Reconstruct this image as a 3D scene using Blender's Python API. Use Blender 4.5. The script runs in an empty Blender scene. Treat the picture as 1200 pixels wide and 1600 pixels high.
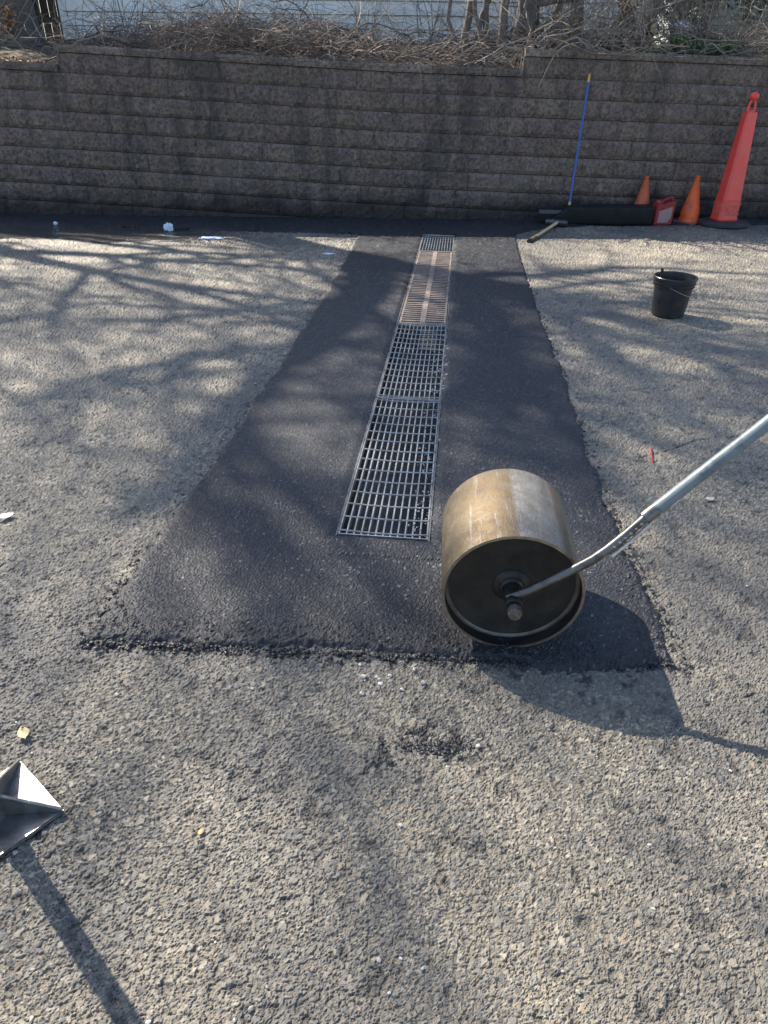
import bpy, bmesh, math, random
import numpy as np
from mathutils import Vector, Matrix
S = bpy.context.scene
COL = S.collection
R_ = math.radians

# ------------------------------------------------------------------ camera, sky, sun
cam_d = bpy.data.cameras.new('camera'); cam = bpy.data.objects.new('camera', cam_d); COL.objects.link(cam)
cam_d.sensor_fit = 'VERTICAL'; cam_d.sensor_height = 24; cam_d.sensor_width = 18
cam_d.lens = 24 * 1080 / 1600
cam_d.clip_start = 0.02; cam_d.clip_end = 500
PITCH = R_(31.994); ROLL = R_(0.75)
F = Vector((0, math.cos(PITCH), -math.sin(PITCH))); R0 = Vector((1, 0, 0)); U0 = R0.cross(F)
RR = math.cos(ROLL) * R0 + math.sin(ROLL) * U0; UU = -math.sin(ROLL) * R0 + math.cos(ROLL) * U0
M = Matrix((RR, UU, -F)).transposed().to_4x4(); M.translation = Vector((0, 0, 1.55))
cam.matrix_world = M
S.camera = cam

SUN_AZ, SUN_EL = R_(-47), R_(41)          # azimuth from +Y, negative = to the left
w = bpy.data.worlds.new('World'); S.world = w; w.use_nodes = True
nt = w.node_tree
sky = nt.nodes.new('ShaderNodeTexSky'); sky.sky_type = 'NISHITA'; sky.sun_disc = False
sky.sun_elevation = SUN_EL; sky.sun_rotation = SUN_AZ
bg = nt.nodes['Background']; bg.inputs[1].default_value = 0.10
nt.links.new(sky.outputs[0], bg.inputs[0])
sun_d = bpy.data.lights.new('sun', 'SUN'); sun_d.energy = 5; sun_d.angle = R_(0.53); sun_d.color = (1, 0.91, 0.77)
sun = bpy.data.objects.new('sun', sun_d); COL.objects.link(sun)
sdir = Vector((math.sin(SUN_AZ) * math.cos(SUN_EL), math.cos(SUN_AZ) * math.cos(SUN_EL), math.sin(SUN_EL)))
sun.rotation_euler = sdir.to_track_quat('Z', 'Y').to_euler(); sun.location = sdir * 40
S.view_settings.view_transform = 'Standard'; S.view_settings.look = 'None'
S.view_settings.exposure = 1.42; S.view_settings.gamma = 1

# ------------------------------------------------------------------ helpers
rng = np.random.default_rng(7); rnd = random.Random(11)

def tag(o, label=None, cat=None, group=None, kind=None):
    if label: o['label'] = label
    if cat: o['category'] = cat
    if group: o['group'] = group
    if kind: o['kind'] = kind
    return o

def empty(name, loc=(0, 0, 0), rz=0, **k):
    o = bpy.data.objects.new(name, None); COL.objects.link(o); o.location = loc
    o.rotation_euler = (0, 0, rz); o.empty_display_size = 0.1
    tag(o, **k); return o

class MB:
    """collects vertices and faces, then builds one mesh object"""
    def __init__(s): s.v = []; s.f = []; s.c = []
    def add(s, vs, fs, c=None):
        b = len(s.v); s.v += [tuple(p) for p in vs]; s.f += [tuple(i + b for i in f) for f in fs]
        if c is not None: s.c += [c] * len(vs)
    def box(s, x0, x1, y0, y1, z0, z1, m=None, c=None):
        vs = [Vector(p) for p in ((x0,y0,z0),(x1,y0,z0),(x1,y1,z0),(x0,y1,z0),(x0,y0,z1),(x1,y0,z1),(x1,y1,z1),(x0,y1,z1))]
        if m is not None: vs = [m @ p for p in vs]
        s.add(vs, [(0,3,2,1),(4,5,6,7),(0,1,5,4),(1,2,6,5),(2,3,7,6),(3,0,4,7)], c)
    def tube(s, pts, rad, n=6, cap=True, c=None, flat=1.0):
        pts = [Vector(p) for p in pts]
        if not hasattr(rad, '__len__'): rad = [rad] * len(pts)
        t = (pts[1] - pts[0]).normalized()
        a = t.orthogonal().normalized(); vs = []
        for i, p in enumerate(pts):
            if 0 < i < len(pts) - 1: t = (pts[i+1] - pts[i-1])
            elif i: t = pts[i] - pts[i-1]
            if t.length < 1e-9: t = Vector((0, 0, 1))
            t.normalize(); a = (a - t * a.dot(t))
            a = a.normalized() if a.length > 1e-6 else t.orthogonal().normalized()
            b = t.cross(a)
            for k in range(n):
                g = 2 * math.pi * k / n
                vs.append(p + (a * math.cos(g) + b * math.sin(g) * flat) * rad[i])
        fs = [(i*n+k, i*n+(k+1) % n, (i+1)*n+(k+1) % n, (i+1)*n+k) for i in range(len(pts)-1) for k in range(n)]
        if cap and n > 2: fs += [tuple(range(n))[::-1], tuple((len(pts)-1)*n + k for k in range(n))]
        s.add(vs, fs, c)
    def lathe(s, prof, n=48, m=None, closed=False):
        vs = []
        for (r, z) in prof:
            for k in range(n):
                g = 2 * math.pi * k / n; vs.append(Vector((r*math.cos(g), r*math.sin(g), z)))
        if m is not None: vs = [m @ p for p in vs]
        L = len(prof); fs = []
        for i in range(L if closed else L-1):
            j = (i+1) % L
            for k in range(n): fs.append((i*n+k, i*n+(k+1) % n, j*n+(k+1) % n, j*n+k))
        if not closed:
            fs += [tuple(range(n))[::-1], tuple((L-1)*n + k for k in range(n))]
        s.add(vs, fs)
    def prism(s, poly, h0, h1, m=None):
        n = len(poly); vs = [Vector((x, y, h0)) for x, y in poly] + [Vector((x, y, h1)) for x, y in poly]
        if m is not None: vs = [m @ p for p in vs]
        s.add(vs, [tuple(range(n))[::-1], tuple(range(n, 2*n))] + [(i, (i+1) % n, n+(i+1) % n, n+i) for i in range(n)])
    def build(s, name, mat, parent=None, smooth=False, bevel=0, seg=2, weld=False):
        me = bpy.data.meshes.new(name); me.from_pydata(s.v, [], s.f)
        if s.c and len(s.c) == len(s.v):
            a = me.color_attributes.new('tint', 'FLOAT_COLOR', 'POINT')
            a.data.foreach_set('color', np.array([(x[0], x[1], x[2], 1) for x in s.c], np.float32).ravel())
        if weld or bevel:
            bm = bmesh.new(); bm.from_mesh(me)
            if weld: bmesh.ops.remove_doubles(bm, verts=bm.verts, dist=1e-5)
            bmesh.ops.recalc_face_normals(bm, faces=bm.faces)
            if bevel:
                es = [e for e in bm.edges if len(e.link_faces) == 2 and e.calc_face_angle(0) > 0.6]
                bmesh.ops.bevel(bm, geom=es, offset=bevel, segments=seg, affect='EDGES', clamp_overlap=True)
            bm.to_mesh(me); bm.free()
        if smooth:
            me.polygons.foreach_set('use_smooth', [True] * len(me.polygons))
            if smooth != 'all': me.set_sharp_from_angle(angle=R_(40))
        me.materials.append(mat)
        o = bpy.data.objects.new(name, me); COL.objects.link(o)
        if parent: o.parent = parent
        return o

class N:
    """small node-tree helper"""
    def __init__(s, name):
        s.m = bpy.data.materials.new(name); s.m.use_nodes = True; s.t = s.m.node_tree
        s.b = s.t.nodes['Principled BSDF']; s.x = None
    def n(s, typ, ins=None, **k):
        o = s.t.nodes.new('ShaderNode' + typ)
        for a, b in k.items(): setattr(o, a, b)
        for a, b in (ins or {}).items(): s.set(o.inputs[a], b)
        return o
    def set(s, sock, v):
        if isinstance(v, bpy.types.NodeSocket): s.t.links.new(v, sock)
        else: sock.default_value = v
    def co(s, obj=False):
        return s.n('TexCoord').outputs['Object']
    def noise(s, scale, detail=4, rough=0.55, vec=None, stretch=None):
        v = vec or s.co()
        if stretch: v = s.n('Mapping', {0: v, 3: stretch}).outputs[0]
        return s.n('TexNoise', {'Vector': v, 'Scale': scale, 'Detail': detail, 'Roughness': rough}).outputs[0]
    def voro(s, scale, feature='F1', out=0, vec=None):
        return s.n('TexVoronoi', {'Vector': vec or s.co(), 'Scale': scale}, feature=feature).outputs[out]
    def ramp(s, fac, *st):
        r = s.n('ValToRGB', {0: fac}); e = r.color_ramp.elements
        while len(e) < len(st): e.new(0.5)
        for i, (p, c) in enumerate(st):
            e[i].position = p; e[i].color = (*(c if hasattr(c, '__len__') else (c, c, c)), 1)
        return r.outputs[0]
    def mix(s, fac, a, b, mode='MIX'):
        o = s.n('Mix', data_type='RGBA', blend_type=mode)
        s.set(o.inputs[0], fac)
        for i, v in ((6, a), (7, b)): s.set(o.inputs[i], v if isinstance(v, bpy.types.NodeSocket) else (*v, 1))
        return o.outputs[2]
    def math(s, op, a, b=0.0, c=None):
        o = s.n('Math', operation=op); s.set(o.inputs[0], a); s.set(o.inputs[1], b)
        if c is not None: s.set(o.inputs[2], c)
        return o.outputs[0]
    def attr(s, name): return s.n('Attribute', attribute_name=name)
    def bump(s, h, dist=0.002, strength=1.0):
        o = s.n('Bump', {'Height': h, 'Distance': dist, 'Strength': strength})
        if s.x: s.t.links.new(s.x, o.inputs['Normal'])
        s.x = o.outputs[0]; s.t.links.new(s.x, s.b.inputs['Normal'])
    def fin(s, color=None, rough=None, metal=0.0, spec=None, **k):
        if color is not None: s.set(s.b.inputs['Base Color'], color if isinstance(color, bpy.types.NodeSocket) else (*color, 1))
        if rough is not None: s.set(s.b.inputs['Roughness'], rough)
        s.set(s.b.inputs['Metallic'], metal)
        if spec is not None: s.set(s.b.inputs['Specular IOR Level'], spec)
        for a, b in k.items(): s.set(s.b.inputs[a.replace('_', ' ')], b)
        return s.m

def mottled(name, c1, c2, scale=20, rough=0.6, metal=0.0, bump=0.0, spec=None, dirt=None, dscale=6, stretch=None):
    q = N(name)
    f = q.noise(scale, 5, stretch=stretch)
    c = q.mix(q.ramp(f, (0.3, 0.0), (0.7, 1.0)), c1, c2)
    if dirt: c = q.mix(q.ramp(q.noise(dscale, 6, 0.7), (0.5, 0.0), (0.68, 0.85)), c, dirt)
    if bump: q.bump(q.noise(scale * 4, 4), bump)
    r = q.ramp(q.noise(scale * 1.7, 3), (0.3, max(rough - 0.12, 0.05)), (0.7, min(rough + 0.12, 1)))
    return q.fin(c, r, metal, spec)

# ---- numpy noise
def _h(ix, iy, seed):
    h = (ix.astype(np.int64) * 374761393 + iy.astype(np.int64) * 668265263 + seed * 974634777) & 0xFFFFFFFF
    h = ((h ^ (h >> 13)) * 1274126177) & 0xFFFFFFFF
    h = ((h ^ (h >> 16)) * 2246822519) & 0xFFFFFFFF
    return ((h ^ (h >> 15)) & 0xFFFFFF) / float(0x1000000)
def vnoise(x, y, sc, seed=0):
    x = x / sc; y = y / sc; ix = np.floor(x); iy = np.floor(y); fx = x - ix; fy = y - iy
    fx = fx*fx*(3-2*fx); fy = fy*fy*(3-2*fy)
    a = _h(ix, iy, seed); b = _h(ix+1, iy, seed); c = _h(ix, iy+1, seed); d = _h(ix+1, iy+1, seed)
    return (a*(1-fx)+b*fx)*(1-fy) + (c*(1-fx)+d*fx)*fy
def fbm(x, y, sc, seed=0, oc=4):
    t = 0; a = 1; s_ = 0
    for i in range(oc): t = t + a * vnoise(x, y, sc / 2**i, seed + i*17); s_ += a; a *= 0.5
    return t / s_
def cells(x, y, sc, seed=0):
    x = x / sc; y = y / sc; ix = np.floor(x); iy = np.floor(y)
    f1 = np.full(x.shape, 9.0); f2 = np.full(x.shape, 9.0); cid = np.zeros(x.shape); ox = np.zeros(x.shape); oy = np.zeros(x.shape)
    for dx in (-1, 0, 1):
        for dy in (-1, 0, 1):
            jx = ix + dx; jy = iy + dy
            ddx = x - jx - _h(jx, jy, seed); ddy = y - jy - _h(jx, jy, seed + 1); d = np.hypot(ddx, ddy)
            r = _h(jx, jy, seed + 2); c = d < f1
            f2 = np.where(c, f1, np.minimum(f2, d)); cid = np.where(c, r, cid); f1 = np.where(c, d, f1)
            ox = np.where(c, ddx, ox); oy = np.where(c, ddy, oy)
    a = cid * 6283.0; k = (cid * 977.0) % 1.0
    return f1, f2 - f1, cid, (ox * np.cos(a) + oy * np.sin(a)) * k
def sstep(a, b, x):
    t = np.clip((x - a) / (b - a), 0, 1); return t*t*(3-2*t)
def poly_sd(x, y, P):
    """signed distance to a polygon, positive inside"""
    P = np.array(P); n = len(P); best = np.full(x.shape, 1e9); ins = np.zeros(x.shape, bool)
    for i in range(n):
        a = P[i]; b = P[(i+1) % n]; ab = b - a
        t = np.clip(((x-a[0])*ab[0] + (y-a[1])*ab[1]) / (ab @ ab), 0, 1)
        best = np.minimum(best, np.hypot(x - a[0] - t*ab[0], y - a[1] - t*ab[1]))
        if a[1] != b[1]:
            c = ((a[1] > y) != (b[1] > y)) & (x < (b[0]-a[0]) * (y-a[1]) / (b[1]-a[1]) + a[0]); ins ^= c
    return np.where(ins, best, -best)
def line_d(x, y, P):
    best = np.full(x.shape, 1e9); P = np.array(P)
    for a, b in zip(P[:-1], P[1:]):
        ab = b - a; t = np.clip(((x-a[0])*ab[0] + (y-a[1])*ab[1]) / (ab @ ab), 0, 1)
        best = np.minimum(best, np.hypot(x - a[0] - t*ab[0], y - a[1] - t*ab[1]))
    return best

# ------------------------------------------------------------------ drain frame of reference
D0 = np.array((-0.005, 2.272)); DAZ = R_(5.45); DU = np.array((math.sin(DAZ), math.cos(DAZ))); DN = np.array((math.cos(DAZ), -math.sin(DAZ)))
DLEN, DW = 6.42, 0.365
MD = Matrix.Translation((D0[0], D0[1], 0)) @ Matrix.Rotation(-DAZ, 4, 'Z')     # local x = across, local y = along
def drain_uv(x, y): return (x - D0[0]) * DN[0] + (y - D0[1]) * DN[1], (x - D0[0]) * DU[0] + (y - D0[1]) * DU[1]

PATCH = [(-0.965, 1.66), (-0.3, 1.645), (0.3, 1.60), (0.62, 1.545), (0.93, 1.585), (0.965, 2.6), (1.10, 4.0), (1.22, 5.6), (1.36, 7.2), (1.53, 8.75),
         (1.9, 9.15), (2.6, 9.45), (6, 9.75), (9, 9.8), (9, 12), (-9, 12), (-9, 9.05), (-4, 9.0), (-2.2, 8.78), (-0.35, 8.66), (-0.42, 7.4), (-0.52, 6.0), (-0.68, 4.2), (-0.80, 3.0), (-0.93, 2.0)]

# ------------------------------------------------------------------ ground sheets
def grid(Y, U, keep=None):
    W = np.where(Y > 0, Y + 1.65, 1.65 - Y * 0.6)
    yy = np.repeat(Y[:, None], len(U), 1); xx = W[:, None] * U[None, :] + 0 * yy
    return xx, yy
def mesh_grid(name, x, y, z, surf, keep, mat):
    ny, nx = x.shape
    idx = np.arange(ny*nx).reshape(ny, nx)
    q = np.stack([idx[:-1, :-1], idx[:-1, 1:], idx[1:, 1:], idx[1:, :-1]], -1).reshape(-1, 4)[keep.ravel()]
    used = np.zeros(ny*nx, bool); used[q.ravel()] = True; new = np.cumsum(used) - 1
    q = new[q]; co = np.stack([x, y, z], -1).reshape(-1, 3)[used].astype(np.float32); sf = surf.reshape(-1, 4)[used].astype(np.float32)
    me = bpy.data.meshes.new(name); me.vertices.add(len(co)); me.vertices.foreach_set('co', co.ravel())
    me.loops.add(q.size); me.loops.foreach_set('vertex_index', q.ravel().astype(np.int32))
    me.polygons.add(len(q)); me.polygons.foreach_set('loop_start', np.arange(0, q.size, 4, dtype=np.int32))
    me.polygons.foreach_set('loop_total', np.full(len(q), 4, np.int32))
    me.polygons.foreach_set('use_smooth', np.zeros(len(q), bool))
    me.update(calc_edges=True)
    a = me.color_attributes.new('surf', 'FLOAT_COLOR', 'POINT'); a.data.foreach_set('color', sf.ravel())
    me.materials.append(mat); o = bpy.data.objects.new(name, me); COL.objects.link(o); return o

def rows(y0, y1, k):
    out = [y0]
    while out[-1] < y1: out.append(out[-1] + k * (out[-1]**2 + 2.4) / 1010.0)
    return out
Yf = rows(0.35, 10.3, 0.95)
Yg = np.array([-40, -12, -5, -2, -0.6, 0.0] + Yf + [11, 13, 17, 25, 45, 120.])
Uf = list(np.linspace(-0.80, 0.80, 1150))
Ug = np.array([-14, -5, -2.5, -1.4, -1.0] + Uf + [1.0, 1.4, 2.5, 5, 14.])

def asphalt_height(x, y):
    wx = x + 0.006 * (vnoise(x, y, 0.008, 3) - 0.5) + 0.002 * (vnoise(x, y, 0.003, 6) - 0.5); wy = y + 0.006 * (vnoise(x, y, 0.008, 4) - 0.5) + 0.002 * (vnoise(x, y, 0.003, 7) - 0.5)
    f1, e, c, tl = cells(wx, wy * 1.15, 0.0084, 5)
    F1, E, C, TL = cells(wx * 1.1, wy, 0.0155, 25)
    g1, ge, gc, gt = cells(wx, wy, 0.0050, 9)
    bigst = (C > 0.87) & (E > 0.10)
    s1 = sstep(0.0, 0.13, e) * (0.15 + 0.85 * c) * (c > 0.22)
    small = sstep(0.0, 0.2, ge) * gc
    s2 = sstep(0.08, 0.17, E) * (0.55 + 0.45 * _h(np.floor(C * 1e6), np.floor(C * 1e5), 3))
    pit = sstep(0.62, 0.8, fbm(x, y, 0.035, 31, 2))
    lv = (fbm(x, y, 0.5, 41) - 0.5) * 0.012
    h = np.where(bigst, (0.0030 + 0.0030 * np.sqrt(np.clip(1 - (F1/0.8)**2, 0, 1))) * s2 + 0.0050 * TL * s2, (0.0034 + 0.0020 * np.sqrt(np.clip(1 - (f1/0.75)**2, 0, 1))) * s1 + 0.0045 * tl * s1 + 0.0022 * small * (1 - 0.5 * s1))
    h = h + (vnoise(x, y, 0.003, 8) - 0.5) * 0.0009 - 0.004 * pit + lv
    cid = _h(np.floor(np.where(bigst, C, c) * 1e6), np.floor(np.where(bigst, C, c) * 7e5), 4)
    isst = np.where(bigst, s2 > 0.3, (e > 0.06) & (c > 0.30) & (c < 0.92))
    crev = 1 - sstep(0.01, 0.10, np.where(bigst, E, e))
    edge = np.where(isst, 1.0, 0.5 * (1 - crev))
    cid = np.where(isst, cid, 0.5 * gc)
    return h, cid, edge, gc, pit

def ground():
    x, y = grid(Yg, Ug)
    h, big, e, gc, pit = asphalt_height(x, y)
    # cracks: a real groove with dark fines in it
    cr = np.minimum(line_d(x, y, [(1.25, 3.02), (1.42, 3.10), (1.60, 3.22), (1.78, 3.25), (2.05, 3.36), (2.4, 3.42)]),
                    line_d(x, y, [(1.03, 1.44), (1.12, 1.475), (1.2, 1.47), (1.29, 1.50), (1.42, 1.49)])) + 0.012 * (fbm(x, y, 0.05, 77) - 0.5)
    crk = (1 - sstep(0.002, 0.010, np.abs(cr))) * sstep(0.42, 0.58, fbm(x, y, 0.09, 78))
    h = h - 0.008 * crk
    wet = sstep(0.0, 0.25, (y - 7.85) + 0.7 * (fbm(x, y, 0.35, 51) - 0.5)) * sstep(-1.2, -2.6, x)
    tar = sstep(0.55, 0.62, fbm(x, y, 0.03, 61)) * (1 - sstep(0.04, 0.13, line_d(x, y, [(0.06, 1.27), (0.15, 1.275), (0.22, 1.25)])))
    sd = poly_sd(x, y, PATCH)
    tar = np.maximum(tar, sstep(0.60, 0.70, fbm(x, y, 0.02, 63)) * (1 - sstep(0.0, 0.09, -sd)))
    dark = np.clip(crk * 0.6 + 0.5 * pit + tar, 0, 1)
    h = np.where(sd > 0.05, -0.006, h)
    surf = np.stack([big, e, wet, dark], -1)
    cx = (x[:-1, :-1] + x[1:, 1:]) / 2; cy = (y[:-1, :-1] + y[1:, 1:]) / 2
    u, v = drain_uv(cx, cy)
    keep = ~((np.abs(u) < DW/2 + 0.008) & (v > -0.008) & (v < DLEN + 0.008))
    return mesh_grid('ground', x, y, h, surf, keep, old_asphalt())

def patch():
    Yp = np.array([v for v in Yf if v > 1.4] + [10.8, 11.5])
    x, y = grid(Yp, np.array([-1.4, -1.1] + Uf + [1.1, 1.4]))
    sd = poly_sd(x, y, PATCH) + 0.045 * (fbm(x, y, 0.11, 81) - 0.5) + 0.022 * (fbm(x, y, 0.02, 82, 2) - 0.5)
    f1, e, c, tl = cells(x, y, 0.0060, 15); g1, ge, gc, gt = cells(x, y, 0.013, 16)
    rough = (1 - sstep(0.02, 0.20, sd)) * np.where((y < 1.85) | (x > 0.8), 1.0, 0.25); near = 1 - sstep(1.7, 3.6, y)
    stone = sstep(0, 0.18, e) * (0.2 + 0.8 * c)
    lump = sstep(0.1, 0.5, ge) * sstep(0.45, 1, gc)
    h = (0.0022 * stone + 0.0022 * tl * stone) * (0.35 + 1.0 * near) + lump * (0.0008 + 0.005 * rough * near) + (fbm(x, y, 0.45, 91) - 0.5) * 0.012 + 0.004
    u, v = drain_uv(x, y)
    h = h + 0.006 * (1 - sstep(0, 0.03, np.abs(line_d(x, y, [(-0.2, 2.17), (0.25, 2.13)])))) * (fbm(x, y, 0.03, 5) )
    h = h - 0.004 * (1 - sstep(0, 0.012, line_d(x, y, [(-0.2, 2.14), (0.25, 2.105)])))
    prof = sstep(-0.018, 0.03, sd)
    z = -0.008 + prof * (0.021 + h) 
    dd = np.maximum(np.abs(u) - DW/2, np.maximum(-v, v - DLEN)); k = sstep(0.0, 0.045, dd); z = z * k + (0.010 + 0.15 * (z - 0.015)) * (1 - k)
    big = _h(np.floor(gc * 1e6), np.floor(c * 1e6), 2)
    white = sstep(0.988, 0.995, c) * near * 0.5
    surf = np.stack([c, e, white, rough], -1)
    cx = (x[:-1, :-1] + x[1:, 1:]) / 2; cy = (y[:-1, :-1] + y[1:, 1:]) / 2; sc = (sd[:-1, :-1] + sd[1:, 1:]) / 2
    u, v = drain_uv(cx, cy)
    keep = (sc > -0.02) & ~((np.abs(u) < DW/2 + 0.008) & (v > -0.008) & (v < DLEN + 0.008))
    return mesh_grid('asphalt_patch', x, y, z, surf, keep, new_asphalt())

def old_asphalt():
    q = N('weathered_asphalt'); a = q.attr('surf')
    s = q.n('SeparateColor', {0: a.outputs['Color']}); r, g, b = s.outputs; al = a.outputs['Alpha']
    stone = q.ramp(r, (0.0, (0.065, 0.066, 0.07)), (0.25, (0.12, 0.12, 0.118)), (0.5, (0.21, 0.20, 0.18)), (0.8, (0.34, 0.30, 0.235)), (0.94, (0.48, 0.43, 0.34)), (1.0, (0.36, 0.24, 0.14)))
    stone = q.mix(q.ramp(q.noise(180, 4, .7), (.45, 0.), (.6, .5)), stone, (0.31, 0.27, 0.20))
    tan = q.ramp(q.noise(1.4, 5), (0.38, 0.0), (0.62, 1.0))
    fil = q.ramp(g, (0.0, 0.75), (0.45, 0.0))
    binder = q.mix(tan, (0.21, 0.185, 0.15), (0.42, 0.35, 0.245))
    binder = q.mix(q.ramp(q.noise(420, 3, 0.7), (0.35, 0.75), (0.6, 0.0)), binder, (0.10, 0.086, 0.066))
    binder = q.mix(fil, binder, (0.045, 0.040, 0.035))
    c = q.mix(q.ramp(g, (0.55, 0.0), (0.9, 1.0)), binder, stone)
    c = q.mix(q.ramp(q.noise(520, 3, .8), (0.34, 0.65), (0.52, 0.0)), c, (0.07, 0.064, 0.058))
    c = q.mix(q.ramp(q.noise(430, 2, .8, vec=q.n('Mapping', {0: q.co(), 1: (3.1, 1.7, 0)}).outputs[0]), (0.58, 0.0), (0.70, 0.5)), c, (0.50, 0.45, 0.36))
    c = q.mix(q.ramp(q.noise(0.9, 6, 0.6), (0.40, 0.75), (0.58, 0.0)), c, (0.095, 0.092, 0.09))
    c = q.mix(al, c, (0.022, 0.021, 0.023))
    c = q.mix(q.math('MULTIPLY', b, 0.75), c, (0.03, 0.03, 0.03))
    q.bump(q.noise(700, 3, 0.8), 0.0012, 0.7)
    wb = q.n('Bump', {'Height': q.voro(55), 'Distance': 0.03, 'Strength': q.math('MULTIPLY', b, 0.9)}); q.t.links.new(q.x, wb.inputs['Normal']); q.t.links.new(wb.outputs[0], q.b.inputs['Normal'])
    ro = q.math('SUBTRACT', 0.74, q.math('MULTIPLY', b, 0.62))
    ro = q.math('SUBTRACT', ro, q.math('MULTIPLY', al, 0.15))
    return q.fin(c, ro, 0, 0.5)

def new_asphalt():
    q = N('fresh_asphalt'); a = q.attr('surf')
    s = q.n('SeparateColor', {0: a.outputs['Color']}); r, g, b = s.outputs
    c = q.ramp(r, (0.0, (0.009, 0.010, 0.013)), (0.5, (0.021, 0.023, 0.030)), (0.88, (0.050, 0.054, 0.066)), (0.96, (0.10, 0.105, 0.12)), (1.0, (0.16, 0.16, 0.17)))
    c = q.mix(q.ramp(g, (0.0, 0.6), (0.18, 0.0)), c, (0.016, 0.016, 0.022))
    c = q.mix(q.ramp(q.noise(1.3, 5), (0.42, 0.0), (0.7, 0.4)), c, (0.032, 0.034, 0.042))
    c = q.mix(q.ramp(q.noise(480, 3, .8), (0.36, 0.7), (0.5, 0.0)), c, (0.010, 0.010, 0.012))
    c = q.mix(q.ramp(q.noise(300, 2, .8), (0.60, 0.0), (0.72, 0.5)), c, (0.13, 0.13, 0.14))
    c = q.mix(q.ramp(q.noise(5, 5, .7, stretch=(1, .25, 1)), (.5, 0.), (.7, .4)), c, (0.025, 0.025, 0.028))
    c = q.mix(b, c, (0.5, 0.49, 0.47))
    c = q.mix(q.math('MULTIPLY', a.outputs['Alpha'], 0.55), c, (0.016, 0.016, 0.021))
    q.bump(q.noise(600, 3, 0.8), 0.0012, 0.8)
    return q.fin(c, q.ramp(q.noise(40, 4), (0.3, 0.44), (0.7, 0.66)), 0, 0.45)

tag(ground(), kind='structure'); tag(patch(), kind='structure')

# ------------------------------------------------------------------ shared materials
galv = mottled('galvanised_steel', (0.45, 0.46, 0.47), (0.28, 0.275, 0.27), 40, 0.45, 0.45, dirt=(0.20, 0.17, 0.14), dscale=9)
rusty = mottled('rusted_cast_iron', (0.30, 0.235, 0.20), (0.19, 0.15, 0.135), 30, 0.62, 0.25, 0.001, dirt=(0.36, 0.32, 0.28), dscale=12)
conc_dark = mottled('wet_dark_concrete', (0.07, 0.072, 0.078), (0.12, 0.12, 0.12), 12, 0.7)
conc_pale = mottled('old_concrete', (0.33, 0.32, 0.30), (0.2, 0.19, 0.18), 30, 0.9, 0, 0.002)
black_plastic = mottled('black_plastic', (0.014, 0.015, 0.018), (0.022, 0.023, 0.027), 9, 0.42, dirt=(0.04, 0.04, 0.042), dscale=7)
black_rubber = mottled('black_rubber', (0.02, 0.022, 0.026), (0.035, 0.036, 0.04), 14, 0.6, dirt=(0.07, 0.068, 0.066), dscale=5)
dark_steel = mottled('tarred_steel', (0.022, 0.022, 0.023), (0.04, 0.038, 0.036), 16, 0.5, 0.5, 0.0008, dirt=(0.055, 0.045, 0.036), dscale=14)
bark = mottled('grey_bark', (0.17, 0.15, 0.135), (0.08, 0.07, 0.064), 9, 0.9, 0, 0.006, stretch=(1, 1, 0.25))
twig_mat = mottled('dry_twigs', (0.20, 0.165, 0.145), (0.085, 0.07, 0.062), 3, 0.85)
vine_mat = mottled('pale_dead_vine', (0.30, 0.255, 0.21), (0.14, 0.118, 0.10), 4, 0.85)

railm = mottled('old_dull_rail', (0.20, 0.20, 0.20), (0.10, 0.098, 0.095), 25, 0.6, 0.4, dirt=(0.05, 0.05, 0.05), dscale=11)
# ------------------------------------------------------------------ trench drain
def box_l(mb, x0, x1, y0, y1, z0, z1, **k): mb.box(x0, x1, y0, y1, z0, z1, m=MD, **k)
ZT = 0.012
ch = empty('drain_channel', (D0[0], D0[1], 0), label='long concrete trench drain channel with steel edge rails in the fresh patch', cat='drain')
def unparent_local(o, parent):
    o.parent = parent; o.matrix_parent_inverse = parent.matrix_basis.inverted() if parent.matrix_basis else Matrix()
    return o
Winv = Matrix.Translation((-D0[0], -D0[1], 0))
def local_build(mb, name, mat, parent, off, **k):
    mb.v = [tuple(Vector(p) - Vector(off)) for p in mb.v]
    return mb.build(name, mat, parent, **k)
m = MB(); hw = DW/2
box_l(m, -hw-0.04, -hw, -0.04, DLEN+0.04, -0.15, -0.006); box_l(m, hw, hw+0.04, -0.04, DLEN+0.04, -0.15, -0.006)
box_l(m, -hw, hw, -0.04, 0.0, -0.15, -0.006); box_l(m, -hw, hw, DLEN, DLEN+0.04, -0.15, -0.006); box_l(m, -hw-0.04, hw+0.04, -0.04, DLEN+0.04, -0.19, -0.152)
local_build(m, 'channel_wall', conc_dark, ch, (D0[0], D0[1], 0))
for sx in (-1, 1):
    m = MB(); y = -0.01
    while y < DLEN:
        L = min(rnd.uniform(0.5, 1.4), DLEN - y)
        j = rnd.uniform(-0.002, 0.002); zt = ZT + rnd.uniform(-0.001, 0.003)
        a, b = sorted((sx*(hw - 0.002) + j, sx*(hw + 0.006) + j)); box_l(m, a, b, y, y+L-0.004, -0.05, zt)
        if sx > 0: box_l(m, hw+0.036, hw+0.043, y+0.03, y+L-0.02, -0.03, zt - 0.001)
        y += L
    local_build(m, 'edge_rail', railm, ch, (D0[0], D0[1], 0))
m = MB()
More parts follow.
